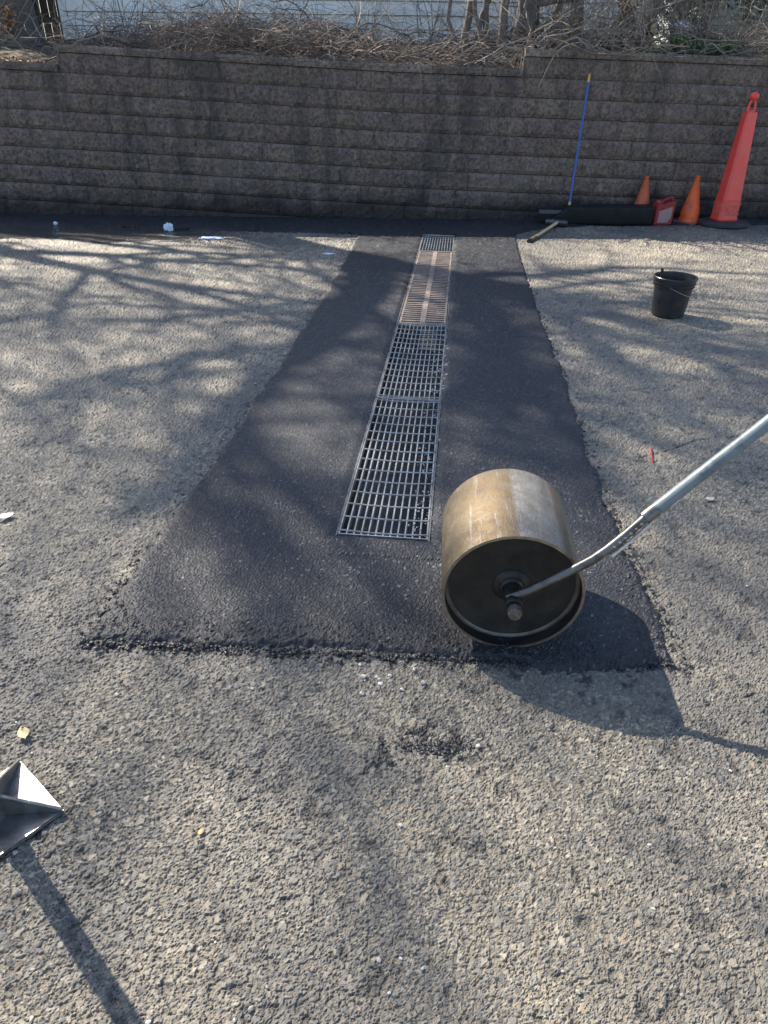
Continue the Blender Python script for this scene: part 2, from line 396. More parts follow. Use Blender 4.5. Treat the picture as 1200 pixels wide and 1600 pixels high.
for k in range(230):                       # broken concrete bedding between rails on the right
    v = rnd.random()**0.8 * 5.9; s = rnd.uniform(0.006, 0.022)
    if 2.9 < v < 5 and rnd.random() < 0.6: continue
    c = MD @ Vector((hw + 0.02 + rnd.uniform(-0.01, 0.012), v, ZT - 0.008 + rnd.uniform(-0.004, 0.003)))
    mm = Matrix.Translation(c) @ Matrix.Rotation(rnd.uniform(0, 3), 4, 'Z') @ Matrix.Rotation(rnd.uniform(-.3, .3), 4, 'X')
    m.box(-s, s, -s*0.6, s*0.6, -0.006, rnd.uniform(0.003, 0.009), m=mm)
tag(local_build(m, 'bedding_rubble', conc_pale, ch, (D0[0], D0[1], 0), bevel=0.002, seg=1), kind='stuff')

def bar_grate(v0, L, nb, label, mat, sag=0.0):
    g = empty('bar_grate', tuple(MD @ Vector((0, v0, 0))), -DAZ, label=label, cat='grate', group='steel bar grates of the drain')
    m = MB(); W = DW - 0.012
    for i in range(nb):
        x = -W/2 + W * i / (nb-1); j = rnd.uniform(-0.0012, 0.0012)
        dz = -0.006*(1-(2*x/W)**2); m.box(x-0.0029+j, x+0.0029+j, 0.004, L-0.004, -0.026, ZT+dz+rnd.uniform(-0.0008, 0.0008))
    m.build('bearing_bars', mat, g)
    m = MB(); n = max(2, round(L/0.104))
    for i in range(n):
        y = 0.03 + (L - 0.06) * i / (n-1) 
        j = rnd.uniform(-0.002, 0.002); m.tube([(W*f/2, y+j*(1-f*f), ZT+0.0005-0.006*(1-f*f)) for f in (-1, -.5, 0, .5, 1)], 0.0036, 5)
    m.build('cross_rods', mat, g)
    for y in (0.0, L-0.005):
        m = MB(); m.box(-W/2-0.003, W/2+0.003, y, y+0.005, -0.026, ZT+0.001); m.build('end_bar', mat, g)
    return g
bar_grate(0.005, 1.41, 13, 'nearest steel bar grate, beside the roller drum at the near end of the drain', galv)
bar_grate(1.425, 1.43, 13, 'second steel bar grate, between the nearest grate and the rusty slotted ones', galv)
bar_grate(5.47, 0.93, 13, 'short pale steel bar grate at the wall end of the drain, beyond the rusty ones', galv)

def slot_grate(v0, L, label, mat):
    g = empty('slotted_grate', tuple(MD @ Vector((0, v0, 0))), -DAZ, label=label, cat='grate', group='rusty slotted cast iron grates')
    W = DW - 0.014; m = MB(); zt = ZT + 0.001
    m.box(-W/2, -W/2+0.016, 0.003, L-0.003, -0.02, zt); m.box(W/2-0.016, W/2, 0.003, L-0.003, -0.02, zt)
    m.box(-W/2+0.016, W/2-0.016, 0.003, 0.018, -0.02, zt); m.box(-W/2+0.016, W/2-0.016, L-0.018, L-0.003, -0.02, zt)
    m.build('frame', mat, g, bevel=0.001, seg=1)
    m = MB(); m.box(-0.021, 0.021, 0.018, L-0.018, -0.02, zt+0.0015)
    rb = m.build('centre_rib', mat, g, bevel=0.001, seg=1)
    m = MB(); n = round((L-0.036)/0.056); st = (L-0.036)/n
    for i in range(1, n):
        y = 0.018 + st*i
        for a, b in ((-W/2+0.016, -0.021), (0.021, W/2-0.016)):
            m.box(a, b, y-0.012, y+0.010, -0.010, zt-0.001)
    m.build('cross_bars', mat, g)
    return g
LS = (5.46 - 2.865) / 4
for i, lb in enumerate(('slotted cast iron grate lit pale brown, the nearest of the rusty ones', 'second slotted grate in tree shadow, behind the sunlit nearest rusty one',
                        'third slotted grate, shadowed, before the reddish farthest rusty one', 'reddish slotted grate touching the far pale bar grate')):
    slot_grate(2.865 + LS*i, LS - 0.008, lb, rusty)

# ------------------------------------------------------------------ retaining wall
XS = np.array([-9, -3.4, -0.05, 4.6, 9.]); C0 = np.array([1.99, 1.77, 1.636, 1.535, 1.45]); SP = np.array([0.205, 0.205, 0.2077, 0.2165, 0.222])
def wallY(x): return float(np.interp(x, [-9, 0, 1.5, 5, 9], [9.72, 9.66, 9.72, 10.0, 10.25]))
def czb(x, k): return float(np.interp(x, XS, C0) - k * np.interp(x, XS, SP))    # bottom of course k
def setback(k): return 0.022 * (9 - k)
XL, XR = -4.0, 1.62
def block_mat():
    q = N('split_face_block'); t = q.attr('tint').outputs[0]
    c = q.mix(q.ramp(q.noise(9, 6, 0.7), (0.3, 0.0), (0.7, 1.0)), (0.165, 0.132, 0.115), (0.265, 0.215, 0.188))
    c = q.mix(1.0, c, t, 'MULTIPLY')
    st = q.noise(3.5, 5, 0.65, stretch=(1.0, 1.0, 0.22))
    c = q.mix(q.ramp(st, (0.50, 0.0), (0.66, 0.6)), c, (0.045, 0.046, 0.05))
    c = q.mix(q.ramp(q.noise(14, 5, 0.7, stretch=(1.0, 1.0, 0.3)), (0.58, 0.0), (0.72, 0.6)), c, (0.33, 0.31, 0.29))
    c = q.mix(q.ramp(q.noise(28, 6, 0.75), (0.40, 0.75), (0.56, 0.0)), c, (0.05, 0.045, 0.043))
    c = q.mix(q.ramp(q.noise(1.3, 4, 0.6), (0.56, 0.0), (0.72, 0.3)), c, (0.24, 0.20, 0.17))
    c = q.mix(q.ramp(q.noise(160, 2), (0.66, 0.0), (0.74, 0.6)), c, (0.4, 0.39, 0.37))
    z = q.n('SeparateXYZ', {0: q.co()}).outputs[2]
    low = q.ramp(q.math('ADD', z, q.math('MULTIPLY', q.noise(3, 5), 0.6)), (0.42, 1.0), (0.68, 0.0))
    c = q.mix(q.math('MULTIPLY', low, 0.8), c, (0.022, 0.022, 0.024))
    q.bump(q.noise(35, 6, 0.75), 0.02)
    return q.fin(c, 0.92, 0, 0.25)
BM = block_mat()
wall = empty('retaining_wall', (0, 9.7, 0), label='long retaining wall of dark split-face concrete blocks with cap course', cat='wall')
def block(mb, x0, x1, zb0, zb1, zt0, zt1, yoff, seed, nu=11, nv=6, rough=0.016, top_extra=0.0, tint=(1, 1, 1)):
    r = np.random.default_rng(seed); g = 0.0025; vs = []
    bulge = r.uniform(-0.004, 0.006); tilt = r.uniform(-0.006, 0.006)
    us = [0.0] + list(np.linspace(0, 1, nu)) + [1.0]; vv = [0.0] + list(np.linspace(0, 1, nv)) + [1.0]
    for j, v in enumerate(vv):
        for i, u in enumerate(us):
            x = x0 + g*.45 + (x1 - x0 - 0.9*g) * u; zb = zb0 + (zb1-zb0)*u; zt = zt0 + (zt1-zt0)*u
            z = zb + g*1.2 + (zt - zb - 3.2*g) * v; y = wallY(x) + yoff
            if i in (0, nu+1) or j in (0, nv+1): y += 0.075
            else:
                ed = 0.25 + min(u, 1-u)*(x1-x0)/0.03; ed = min(ed, min(v, 1-v)*0.2/0.03, 1)
                y += -rough*1.1*ed - bulge*ed + tilt*(u-.5) + r.uniform(-rough, rough)*0.5 + 0.004*(1-ed)
                if 0 < u < 1: x += r.uniform(-0.006, 0.006)*ed
                if 0 < v < 1: z += r.uniform(-0.004, 0.004)*ed
            vs.append((x, y - 9.7, z))
    w_ = nu + 2; fs = [(j*w_+i, j*w_+i+1, (j+1)*w_+i+1, (j+1)*w_+i) for j in range(nv+1) for i in range(w_-1)]
    mb.add(vs, fs, tint)
mb = MB(); sd_ = 0
for k in range(-1, 10):
    x = -9.0 + (0.205 if k % 2 else 0) + rnd.uniform(-0.05, 0.05)
    while x < 8.8:
        wdt = 0.41 + rnd.uniform(-0.006, 0.006); x1 = x + wdt; xm = (x + x1)/2; a, b = x, x1; x = x1; sd_ += 1
        if k == -1:
            if b < XR + 0.02: continue
            a = max(a, XR + 0.01)
        if k == 0:          # course 0 spans between the caps: on the left the cap replaces it
            pass
        if k <= 0 + 0 and b < XR and k == -1: continue
        if k == 0 and False: continue
        # number k: block between bottom line k+1 and bottom line k; left section stops one course lower
        if k <= 0 and a < XL and k == 0:
            if b < XL + 0.05: continue
            a = max(a, XL + 0.005)
        if b - a < 0.06: continue
        if czb(xm, k) < 0.0: continue
        br = rnd.uniform(0.90, 1.10); tint = (br, br*rnd.uniform(0.93, 0.99), br*rnd.uniform(0.88, 0.98))
        block(mb, a, b, czb(a, k+1), czb(b, k+1), czb(a, k), czb(b, k), setback(k), sd_, tint=tint)
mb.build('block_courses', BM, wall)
mb = MB()
def cap_run(xa, xb, k, name):
    global sd_
    mb = MB(); x = xa
    while x < xb - 0.02:
        x1 = min(x + 0.41, xb); sd_ += 1; br = rnd.uniform(0.95, 1.4)
        block(mb, x, x1, czb(x, k)+0.001, czb(x1, k)+0.001, czb(x, k)+0.088, czb(x1, k)+0.088, setback(k) - 0.022, sd_, rough=0.005, nv=4, tint=(br, br, br*0.97))
        # top surface of the cap
        z0, z1 = czb(x, k)+0.0855, czb(x1, k)+0.0855; ya, yb = wallY(x)+setback(k)-9.7, wallY(x1)+setback(k)-9.7
        mb.add([(x+.003, ya+0.04, z0-.001), (x1-.003, yb+0.04, z1-.001), (x1-.003, yb+0.28, z1-0.001), (x+.003, ya+0.28, z0-.001)], [(0, 1, 2, 3)], (br, br, br))
        x = x1
    return mb.build(name, BM, wall)
cap_run(-9.0, XL, 1, 'cap_course'); cap_run(XL, XR, 0, 'cap_course'); cap_run(XR, 8.8, -1, 'cap_course')
mb = MB()                                   # end faces of the stepped-up sections and the mass behind the face
for (a, b, kt) in ((-9.0, XL, 1), (XL, XR, 0), (XR, 8.8, -1)):
    n = 12
    for i in range(n):
        x0 = a + (b-a)*i/n; x1 = a + (b-a)*(i+1)/n
        y0, y1 = wallY(x0)+setback(kt)+0.03-9.7, wallY(x1)+setback(kt)+0.03-9.7
        lo = [(x0, y0-0.16, -0.1), (x1, y1-0.16, -0.1), (x1, y1+0.27, -0.1), (x0, y0+0.27, -0.1)]
        z0, z1 = czb(x0, kt)+0.078, czb(x1, kt)+0.078
        hi = [(x0, y0, z0), (x1, y1, z1), (x1, y1+0.24, z1), (x0, y0+0.24, z0)]
        mb.add(lo + hi, [(4, 5, 6, 7), (0, 1, 5, 4), (1, 2, 6, 5), (2, 3, 7, 6), (3, 0, 4, 7)], (0.5, 0.5, 0.5))
mb.build('wall_core', BM, wall)

# ------------------------------------------------------------------ bank above the wall
def bankz(x, y):
    k = 1 if x < XL else (0 if x < XR else -1)
    zc = czb(x, k) + 0.05 + (0.0 if abs(x-XL) > .2 else 0)
    t = min(max((y - 10.0) / 3.0, 0), 1.6)
    return zc * (1 - min(t, 1)) + min(t, 1) * 2.02 + max(t - 1, 0) * 0.1
def soil_mat():
    q = N('leaf_litter_soil')
    c = q.mix(q.ramp(q.noise(7, 6, 0.7), (0.35, 0.0), (0.65, 1.0)), (0.05, 0.042, 0.036), (0.11, 0.09, 0.07))
    c = q.mix(q.ramp(q.voro(45, out=1), (0.3, 0.0), (0.95, 0.6)), c, (0.17, 0.135, 0.10))
    q.bump(q.noise(25, 5, 0.7), 0.03)
    return q.fin(c, 0.95, 0, 0.2)
xs = sorted(list(np.linspace(-30, 30, 90)) + [XL-.01, XL+.01, XR-.01, XR+.01]); ys = [9.93, 10.1, 10.4, 10.8, 11.3, 12, 12.6, 13.2, 14, 15, 17, 20, 30, 60]
mb = MB(); vs = [(x, y + (wallY(x)-9.68), bankz(x, y) + (0.03*math.sin(x*5+y*3)+0.02*math.sin(x*13-y*7) if y > 10 else -0.02)) for y in ys for x in xs]
mb.add(vs, [(j*len(xs)+i, j*len(xs)+i+1, (j+1)*len(xs)+i+1, (j+1)*len(xs)+i) for j in range(len(ys)-1) for i in range(len(xs)-1)])
tag(mb.build('earth_bank', soil_mat(), smooth='all'), kind='structure')

# ------------------------------------------------------------------ houses
def siding(mb, x0, x1, y, z0, z1, exp=0.178, tilt=0.028, slope=0.0):
    z = z0
    while z < z1:
        zt = min(z + exp, z1)
        zg = zt - 0.014
        mb.add([(x0, y-tilt, z), (x1, y-tilt, z), (x1, y-0.006, zg), (x0, y-0.006, zg), (x0, y+0.03, z), (x1, y+0.03, z), (x1, y+0.03, zg), (x0, y+0.03, zg)], [(0, 1, 2, 3), (4, 5, 1, 0), (3, 2, 6, 7)])
        z = zt
white_paint = mottled('chalky_white_paint', (0.82, 0.83, 0.83), (0.74, 0.75, 0.74), 3, 0.6, dirt=(0.6, 0.61, 0.58), dscale=1.6, stretch=(1, 1, .5))
shingle = mottled('roof_shingle', (0.07, 0.068, 0.066), (0.12, 0.115, 0.11), 8, 0.9)
found = mottled('foundation_block', (0.2, 0.19, 0.18), (0.13, 0.125, 0.12), 6, 0.9)
hs = empty('white_house', (-1.2, 13, 2.0), label='white house with wide lap siding behind the brush above the wall', cat='house')
hx0, hx1 = -3.80, 5.25    # local x of the side walls
m = MB(); siding(m, hx0, hx1, 0, 0.04, 2.1); m.box(hx0, hx1, 0.031, 7, 0.04, 2.1); m.build('wall', white_paint, hs)
m = MB(); m.box(hx0-0.06, hx0-0.001, -0.032, 0.06, 0.03, 2.1); m.build('corner_board', white_paint, hs, bevel=0.003, seg=1)
m = MB(); m.box(hx0+0.02, hx1-0.02, 0.02, 6.98, -0.5, 0.035); m.build('foundation', found, hs)
m = MB(); m.add([(hx0-.3, -.3, 2.08), (hx1+.3, -.3, 2.08), (hx1+.3, 3.5, 3.7), (hx0-.3, 3.5, 3.7), (hx0-.3, 7.3, 2.08), (hx1+.3, 7.3, 2.08)], [(0, 1, 2, 3), (3, 2, 5, 4), (0, 3, 4), (1, 5, 2), (0, 4, 5, 1)])
m.build('roof', shingle, hs)
gp = mottled('pale_green_siding', (0.42, 0.47, 0.40), (0.34, 0.39, 0.33), 4, 0.6)
hg = empty('green_house', (9.1, 17.2, 2.0), R_(-12), label='pale green house corner with white corner board behind the right hedge', cat='house')
m = MB(); siding(m, -2.55, 3, 0, 0, 2.6, 0.15); m.box(-2.55, 3, 0.031, 5, 0, 2.6); m.build('wall', gp, hg)
m = MB(); m.box(-2.67, -2.551, -0.035, 0.06, 0, 2.6); m.build('corner_board', white_paint, hg)
m = MB(); m.add([(-2.9, -.3, 2.6), (3.3, -.3, 2.6), (3.3, 2.5, 3.9), (-2.9, 2.5, 3.9), (-2.9, 5.3, 2.6), (3.3, 5.3, 2.6)], [(0, 1, 2, 3), (3, 2, 5, 4), (0, 3, 4), (1, 5, 2), (0, 4, 5, 1)])
m.build('roof', shingle, hg)

# ------------------------------------------------------------------ trees, shrubs, vines
def grow(mb, p, d, L, r, lev, rs, spread=0.55, up=0.12, kids=(3, 5), rmin=0.004, stop=4, wob=0.16, sides=(8, 6, 4, 3, 3, 3)):
    n = max(3, int(L / (0.45 if lev < 2 else 0.25))); n = min(n, 9)
    pts = [p.copy()]; rad = [r]; dd = d.copy()
    for i in range(n):
        dd = (dd + Vector((rs.gauss(0, wob), rs.gauss(0, wob), rs.gauss(0, wob) + up*0.4))).normalized()
        pts.append(pts[-1] + dd * (L / n)); rad.append(max(rmin, r * (1 - 0.62 * (i+1) / n)))
    mb.tube(pts, rad, sides[min(lev, 5)], cap=False)
    if lev >= stop: return
    nk = rs.randint(*kids)
    for i in range(nk):
        t = rs.uniform(0.35, 1.0) if i else 1.0
        j = min(int(t * n), n); q = pts[j]
        ax = Vector((rs.gauss(0, 1), rs.gauss(0, 1), rs.gauss(0, 0.5))).normalized()
        nd = (dd * (1 - spread) + ax * spread * (1.0 if i else 0.5) + Vector((0, 0, up))).normalized()
        grow(mb, q, nd, L * rs.uniform(0.55, 0.8), max(rmin, rad[j] * rs.uniform(0.55, 0.8)), lev + 1, rs, spread, up, kids, rmin, stop, wob, sides)

def bare_tree(name, loc, height, r, seed, label, forks=4, stop=5, lean=(0, 0), spread=0.55, cat='tree', group=None, th=0.33):
    rs = random.Random(seed); t = empty(name, loc, label=label, cat=cat, group=group)
    mb = MB(); pts = [Vector((0, 0, -0.15))]; n = 8; H = height * th; rad = [r * 1.35]
    for i in range(n):
        f = (i+1)/n
        pts.append(Vector((lean[0]*f*H + rs.gauss(0, .03), lean[1]*f*H + rs.gauss(0, .03), H*f))); rad.append(r * (1.1 - 0.35*f))
    mb.tube(pts, rad, 14, cap=False); mb.build('trunk', bark, t, smooth='all')
    cb = MB()
    for i in range(forks):
        a = 2.4*i + rs.uniform(-.4, .4); j = n - (i % 4)
        d = Vector((math.cos(a)*0.62, math.sin(a)*0.62, 0.8)).normalized()
        grow(cb, pts[j], d, height*0.27, r*0.5, 1, rs, spread=spread, stop=stop)
    cb.build('crown', bark, t)
    return t
# the large bare trees that shade the yard stand behind the left end of the wall
LIMBS = [  # limbs of the tree whose branches shade the fresh patch: points above the tree, radii
 ([(-5.49, 12.14, 6.3), (-6.26, 11.39, 7.17), (-7.3, 10.92, 8.03), (-8.25, 10.79, 8.9), (-9.06, 10.72, 9.77), (-10.02, 10.8, 10.63)], .15, .05),
 ([(-7.3, 10.92, 8.03), (-8.47, 11.06, 8.57), (-9.85, 11.35, 9.53), (-10.86, 11.56, 10.5)], .07, .025),
 ([(-6.26, 11.39, 7.17), (-7.48, 11.64, 7.77), (-8.97, 11.94, 8.63), (-10.88, 12.57, 9.5)], .06, .022),
 ([(-5.49, 12.14, 6.3), (-5.41, 12.17, 7.1), (-5.29, 12.01, 7.9), (-5.36, 11.99, 8.7), (-5.47, 11.87, 9.5)], .18, .06),
 ([(-5.41, 12.17, 7.1), (-4.9, 12.77, 7.67), (-4.52, 13.61, 8.33), (-3.91, 13.93, 9.0)], .07, .025),
 ([(-5.29, 12.01, 7.9), (-5.8, 11.27, 8.7), (-6.43, 11.14, 9.6), (-6.9, 11.37, 10.5)], .08, .025),
 ([(-5.41, 12.17, 7.1), (-5.84, 11.65, 7.9), (-6.61, 11.32, 8.8), (-7.31, 11.19, 9.7)], .15, .06),
 ([(-6.61, 11.32, 8.8), (-7.7, 11.07, 9.57), (-8.6, 10.97, 10.53)], .07, .03),
 ([(-5.49, 12.14, 6.3), (-6.93, 13.14, 7.25), (-8.84, 14.77, 8.2)], .08, .03)]
def yard_tree():
    base = Vector((-5.49, 12.3, 1.9)); rs = random.Random(4)
    t = empty('bare_tree', base, label='large bare tree with thick vine wrapped trunk left of the white house', cat='tree')
    m = MB(); P = [Vector(p) for p in ((-5.49, 12.3, 1.75), (-5.47, 12.3, 2.3), (-5.5, 12.27, 3.2), (-5.46, 12.22, 4.4), (-5.5, 12.17, 5.5), (-5.49, 12.14, 6.4))]
    m.tube([p - base for p in P], [.40, .30, .28, .26, .25, .23], 16, cap=False); m.build('trunk', bark, t, smooth='all')
    m = MB()
    for pts, ra, rb in LIMBS:
        V = [Vector(p) - base for p in pts]; Q = []
        for i in range(len(V)-1):
            a = V[max(i-1, 0)]; b = V[i]; c = V[i+1]; d = V[min(i+2, len(V)-1)]
            for k in range(4):
                f = k/4; Q.append(0.5*((2*b) + (c-a)*f + (2*a-5*b+4*c-d)*f*f + (3*b-a-3*c+d)*f**3) + Vector((rs.gauss(0, .04), rs.gauss(0, .04), 0)))
        Q.append(V[-1]); n = len(Q); R = [(ra + (rb-ra)*i/(n-1))*1.3 for i in range(n)]
        m.tube(Q, R, 9, cap=False)
        for k in range(int(n*1.15)):
            j = rs.randint(2, n-1); dd = (Q[j] - Q[j-1]).normalized(); ax = Vector((rs.gauss(0, 1), rs.gauss(0, 1), rs.gauss(0, .6))).normalized()
            grow(m, Q[j], (dd*.5 + ax*.7 + Vector((0, 0, .2))).normalized(), rs.uniform(1.0, 2.3), R[j]*.45, 3, rs, .55, .1, (3, 5), .006, 5)
    m.build('crown', bark, t)
yard_tree()
bare_tree('bare_tree', (-9.6, 12.6, 1.95), 11.5, 0.24, 8, 'bare leafless tree off to the left beyond the wall end', forks=10, stop=5, th=0.40)

def curve_pts(p, d, L, n, rs, droop=0.25, wob=0.2):
    pts = [Vector(p)]; dd = Vector(d).normalized()
    for i in range(n):
        dd = (dd + Vector((rs.gauss(0, wob), rs.gauss(0, wob), rs.gauss(0, wob) - droop))).normalized()
        pts.append(pts[-1] + dd * (L/n))
    return pts

# tangle of dead vines and brush along the top of the wall
def tangle(name, xa, xb, ya, yb, count, hfun, seed, label, mat, rmax=0.006, Lr=(0.4, 1.3)):
    rs = random.Random(seed); mb = MB()
    for k in range(count):
        x = rs.uniform(xa, xb); y = rs.uniform(ya, yb) + (wallY(x)-9.68); hh = hfun(x)
        if rs.random() > hh / 0.6 + 0.12: continue
        z = bankz(x, y) + rs.random()**1.5 * hh
        a = rs.uniform(0, 2*math.pi); L = rs.uniform(*Lr)
        pts = curve_pts((x, y, z), (math.cos(a), 0.5*math.sin(a), rs.uniform(-0.1, 0.7)), L, 7, rs, 0.16, 0.22)
        pts = [Vector((q.x, max(q.y, wallY(q.x)+0.16) , max(q.z, bankz(q.x, max(q.y, 9.95)) + 0.005))) for q in pts]
        r = rs.uniform(0.0018, rmax) if rs.random() < .93 else rs.uniform(.008, .018)
        mb.tube(pts, [r*(1-0.6*i/7) for i in range(8)], 3, cap=False)
    o = mb.build(name, mat); return tag(o, label, 'vines', kind='stuff')
def hump(x):
    h = 0.06 + 0.16*math.exp(-((x+2.7)/0.6)**2) + 0.34*math.exp(-((x+1.9)/0.8)**2)*0.9 + 0.30*math.exp(-((x+0.9)/0.7)**2) + 0.18*math.exp(-((x-1.1)/0.6)**2)
    return h*.62 + .05
tangle('dry_brush', XL-0.3, XR+0.1, 10.0, 12.0, 6500, hump, 1, 'low tangle of dry brown vines along the top of the wall before the white siding', twig_mat)
tangle('dry_vines', XR-0.2, 6.4, 10.0, 11.9, 3400, lambda x: 0.25 if x < 3.2 else 0.14 + 0.22*math.exp(-((x-5.2)/0.7)**2), 2, 'tangled dead vines over the raised right end of the wall', vine_mat, 0.007)
tangle('pale_vines', XL-2.2, 0.5, 10.0, 12.4, 170, lambda x: 0.45, 3, 'loose pale dead stems sticking out of the brush at the left', vine_mat, 0.005, (0.5, 1.5))

def bush(loc, seed, label, n=9, L=1.6, r=0.014, spread=0.6, stop=3, mat=twig_mat, tilt=0.5, group=None, name='bare_shrub', cat='shrub'):
    rs = random.Random(seed); t = empty(name, loc, label=label, cat=cat, group=group)
    mb = MB()
    for i in range(n):
        a = rs.uniform(0, 2*math.pi)
        d = Vector((math.cos(a)*tilt*rs.random(), math.sin(a)*tilt*rs.random(), 1)).normalized()
        grow(mb, Vector((rs.uniform(-.12, .12), rs.uniform(-.12, .12), -0.05)), d, L*rs.uniform(.5, .8), r*rs.uniform(.6, 1.3), 1, rs, spread, 0.1, (2, 4), 0.0015, stop, 0.14)
    mb.build('stems', mat, t); return t
for i, (x, y, L, s, lb) in enumerate(((-3.6, 11.2, 1.1, 31, 'thin leafless shrub before the white siding near its left corner'),
        (-1.45, 11.0, 0.8, 32, 'arching twiggy shrub on top of the brush mound in the middle of the siding'),
        (-0.25, 11.2, 1.0, 33, 'sparse upright twiggy shrub right of the brush mound before the siding'),
        (0.55, 11.5, 1.3, 34, 'tall thin leafless shrub just left of the grey stem clump'))):
    bush((x, y, bankz(x, y)), s, lb, n=8, L=L, r=0.007, group='leafless shrubs before the white siding')

for i, (x, y, L, lb) in enumerate(((-2.75, 10.6, .55, 'low forking twiggy bush at the left of the brush mound'), (-1.95, 10.5, .6, 'dense low twiggy bush at the top of the brush mound'),
        (-1.0, 10.45, .55, 'low twiggy bush on the right slope of the brush mound'), (0.2, 10.45, .4, 'very low twiggy bush just behind the wall cap left of the stem clump'), (2.3, 10.6, .7, 'twiggy bush behind the wall step below the sawn-off limb'), (4.4, 10.7, .6, 'twiggy bush behind the raised cap left of the tall delineator'))):
    bush((x, y, bankz(x, y)), 140+i, lb, n=16, L=L, r=0.008, tilt=1.3, group='low twiggy bushes in the brush along the wall')
# a clump of grey stems and larger trunks above the middle of the wall
def trunk_thing(name, base, top, r0, r1, label, cat, seed, branches=5, stop=4, mat=bark, blen=0.9, group=None):
    rs = random.Random(seed); b = Vector(base); t = empty(name, base, label=label, cat=cat, group=group); tp = Vector(top) - b
    n = 9; pts = []; rad = []
    for i in range(n+1):
        f = i/n; pts.append(tp*f + Vector((rs.gauss(0, .02), rs.gauss(0, .02), 0))*min(1, i) + Vector((0, 0, -0.08 if i == 0 else 0))); rad.append((r0*(1-f) + r1*f) * (1.25 if i == 0 else rs.uniform(.95, 1.06)))
    m = MB(); m.tube(pts, rad, 10); m.build('trunk', mat, t, smooth='all')
    if branches:
        m = MB()
        for i in range(branches):
            j = rs.randint(3, n); a = rs.uniform(0, 2*math.pi)
            grow(m, pts[j], Vector((math.cos(a), math.sin(a), 0.7)).normalized(), blen*rs.uniform(.5, 1), rad[j]*0.5, 2, rs, 0.6, 0.1, (2, 4), 0.002, stop, 0.16)
        m.build('crown', mat, t)
    return t
def bz(x, y): return bankz(x, y)
trunks = [((0.95, 11.0), (1.25, 11.2, 4.0), .055, .035, 'slim grey stem leaning right before the siding edge'),
          ((0.88, 10.9), (0.45, 11.1, 3.8), .03, .02, 'thin grey stem leaning left before the siding'),
          ((1.10, 11.2), (1.75, 11.4, 4.0), .035, .025, 'bent grey stem crossing right low in the stem clump'),
          ((1.36, 11.2), (1.05, 11.5, 4.0), .045, .03, 'second upright stem touching the slim leaning one'),
          ((1.62, 10.9), (2.2, 11.1, 4.0), .03, .02, 'thin stem slanting right in front of the thick dark trunk'),
          ((2.5, 11.3), (2.3, 11.5, 4.6), .09, .07, 'mid sized dark trunk behind the sawn-off limb'),
          ((2.95, 11.2), (3.4, 11.4, 4.3), .04, .03, 'thin vine covered stem slanting right above the broom'),
          ((1.20, 10.8), (0.75, 11.2, 4.2), .03, .02, 'slender stem crossing left over the leaning ones'),
          ((1.50, 11.0), (1.45, 11.2, 4.5), .06, .04, 'upright grey stem left of the thick dark trunk'),
          ((1.78, 11.1), (1.9, 11.3, 5.5), .15, .11, 'thick dark upright trunk in the stem clump above the wall step'),
          ((2.15, 11.3), (2.7, 11.5, 4.4), .06, .04, 'grey stem leaning right beside the thick dark trunk'),
          ((3.30, 11.6), (2.75, 11.9, 5.0), .12, .08, 'stout trunk leaning left above the broom handle'),
          ((3.45, 11.3), (3.6, 11.5, 4.4), .07, .05, 'upright trunk wrapped in dead vines right of the leaning one')]
for i, (b, tp, r0, r1, lb) in enumerate(trunks):
    trunk_thing('tree_stem', (b[0], b[1], bz(*b)), tp, r0, r1, lb, 'tree', 50+i, branches=5, stop=4, blen=0.8, group='stems and trunks above the wall step')
# sawn limb with a pale cut end
t = empty('sawn_limb', (2.0, 10.9, 2.42), label='short sawn-off limb with pale cut end between the trunks', cat='branch')
m = MB(); m.tube([(-0.15, 0.15, -0.02), (0.1, 0.0, 0.02), (0.36, -0.1, 0.03)], [.045, .042, .04], 10); m.build('limb', bark, t, smooth=True)
cutw = mottled('cut_wood', (0.55, 0.43, 0.30), (0.42, 0.32, 0.22), 30, 0.8)
for (x, y, z, s, lb) in ((3.05, 10.75, 2.42, .055, 'pale sawn stump end high in the vines above the broom'), (3.32, 10.6, 2.14, .06, 'round pale cut branch end low in the vines at the wall top')):
    t = empty('cut_branch', (x, y, z), label=lb, cat='branch')
    m = MB(); m.tube([(0, 0, 0), (0.05, 0.35, 0.02), (0.06, .6, -.2)], [s, s*.95, s*.9], 10); m.build('limb', bark, t, smooth=True)
    m = MB(); m.tube([(0, -0.004, 0), (0, 0.002, 0)], [s*.93, s*.93], 12); m.build('cut_face', cutw, t)

# curtain of hanging dead vines at the trunks
rs = random.Random(77); mb = MB()
for k in range(800):
    x = rs.gauss(3.35, 0.45) if rs.random() < .75 else rs.uniform(1.7, 4.2); y = rs.uniform(10.5, 11.4); z = rs.uniform(2.1, 3.3)
    pts = curve_pts((x, y, z), (rs.gauss(0, .6), rs.gauss(0, .2), rs.uniform(-0.6, 0.8)), rs.uniform(.5, 1.3), 8, rs, 0.28, 0.18)
    pts = [Vector((q.x, max(q.y, 10.05), max(q.z, bankz(q.x, 10.2)))) for q in pts]
    mb.tube(pts, [rs.uniform(.0015, .0045)]*9, 3, cap=False)
tag(mb.build('vine_curtain', vine_mat), 'mass of dead vines hanging around the trunks above the broom', 'vines', kind='stuff')
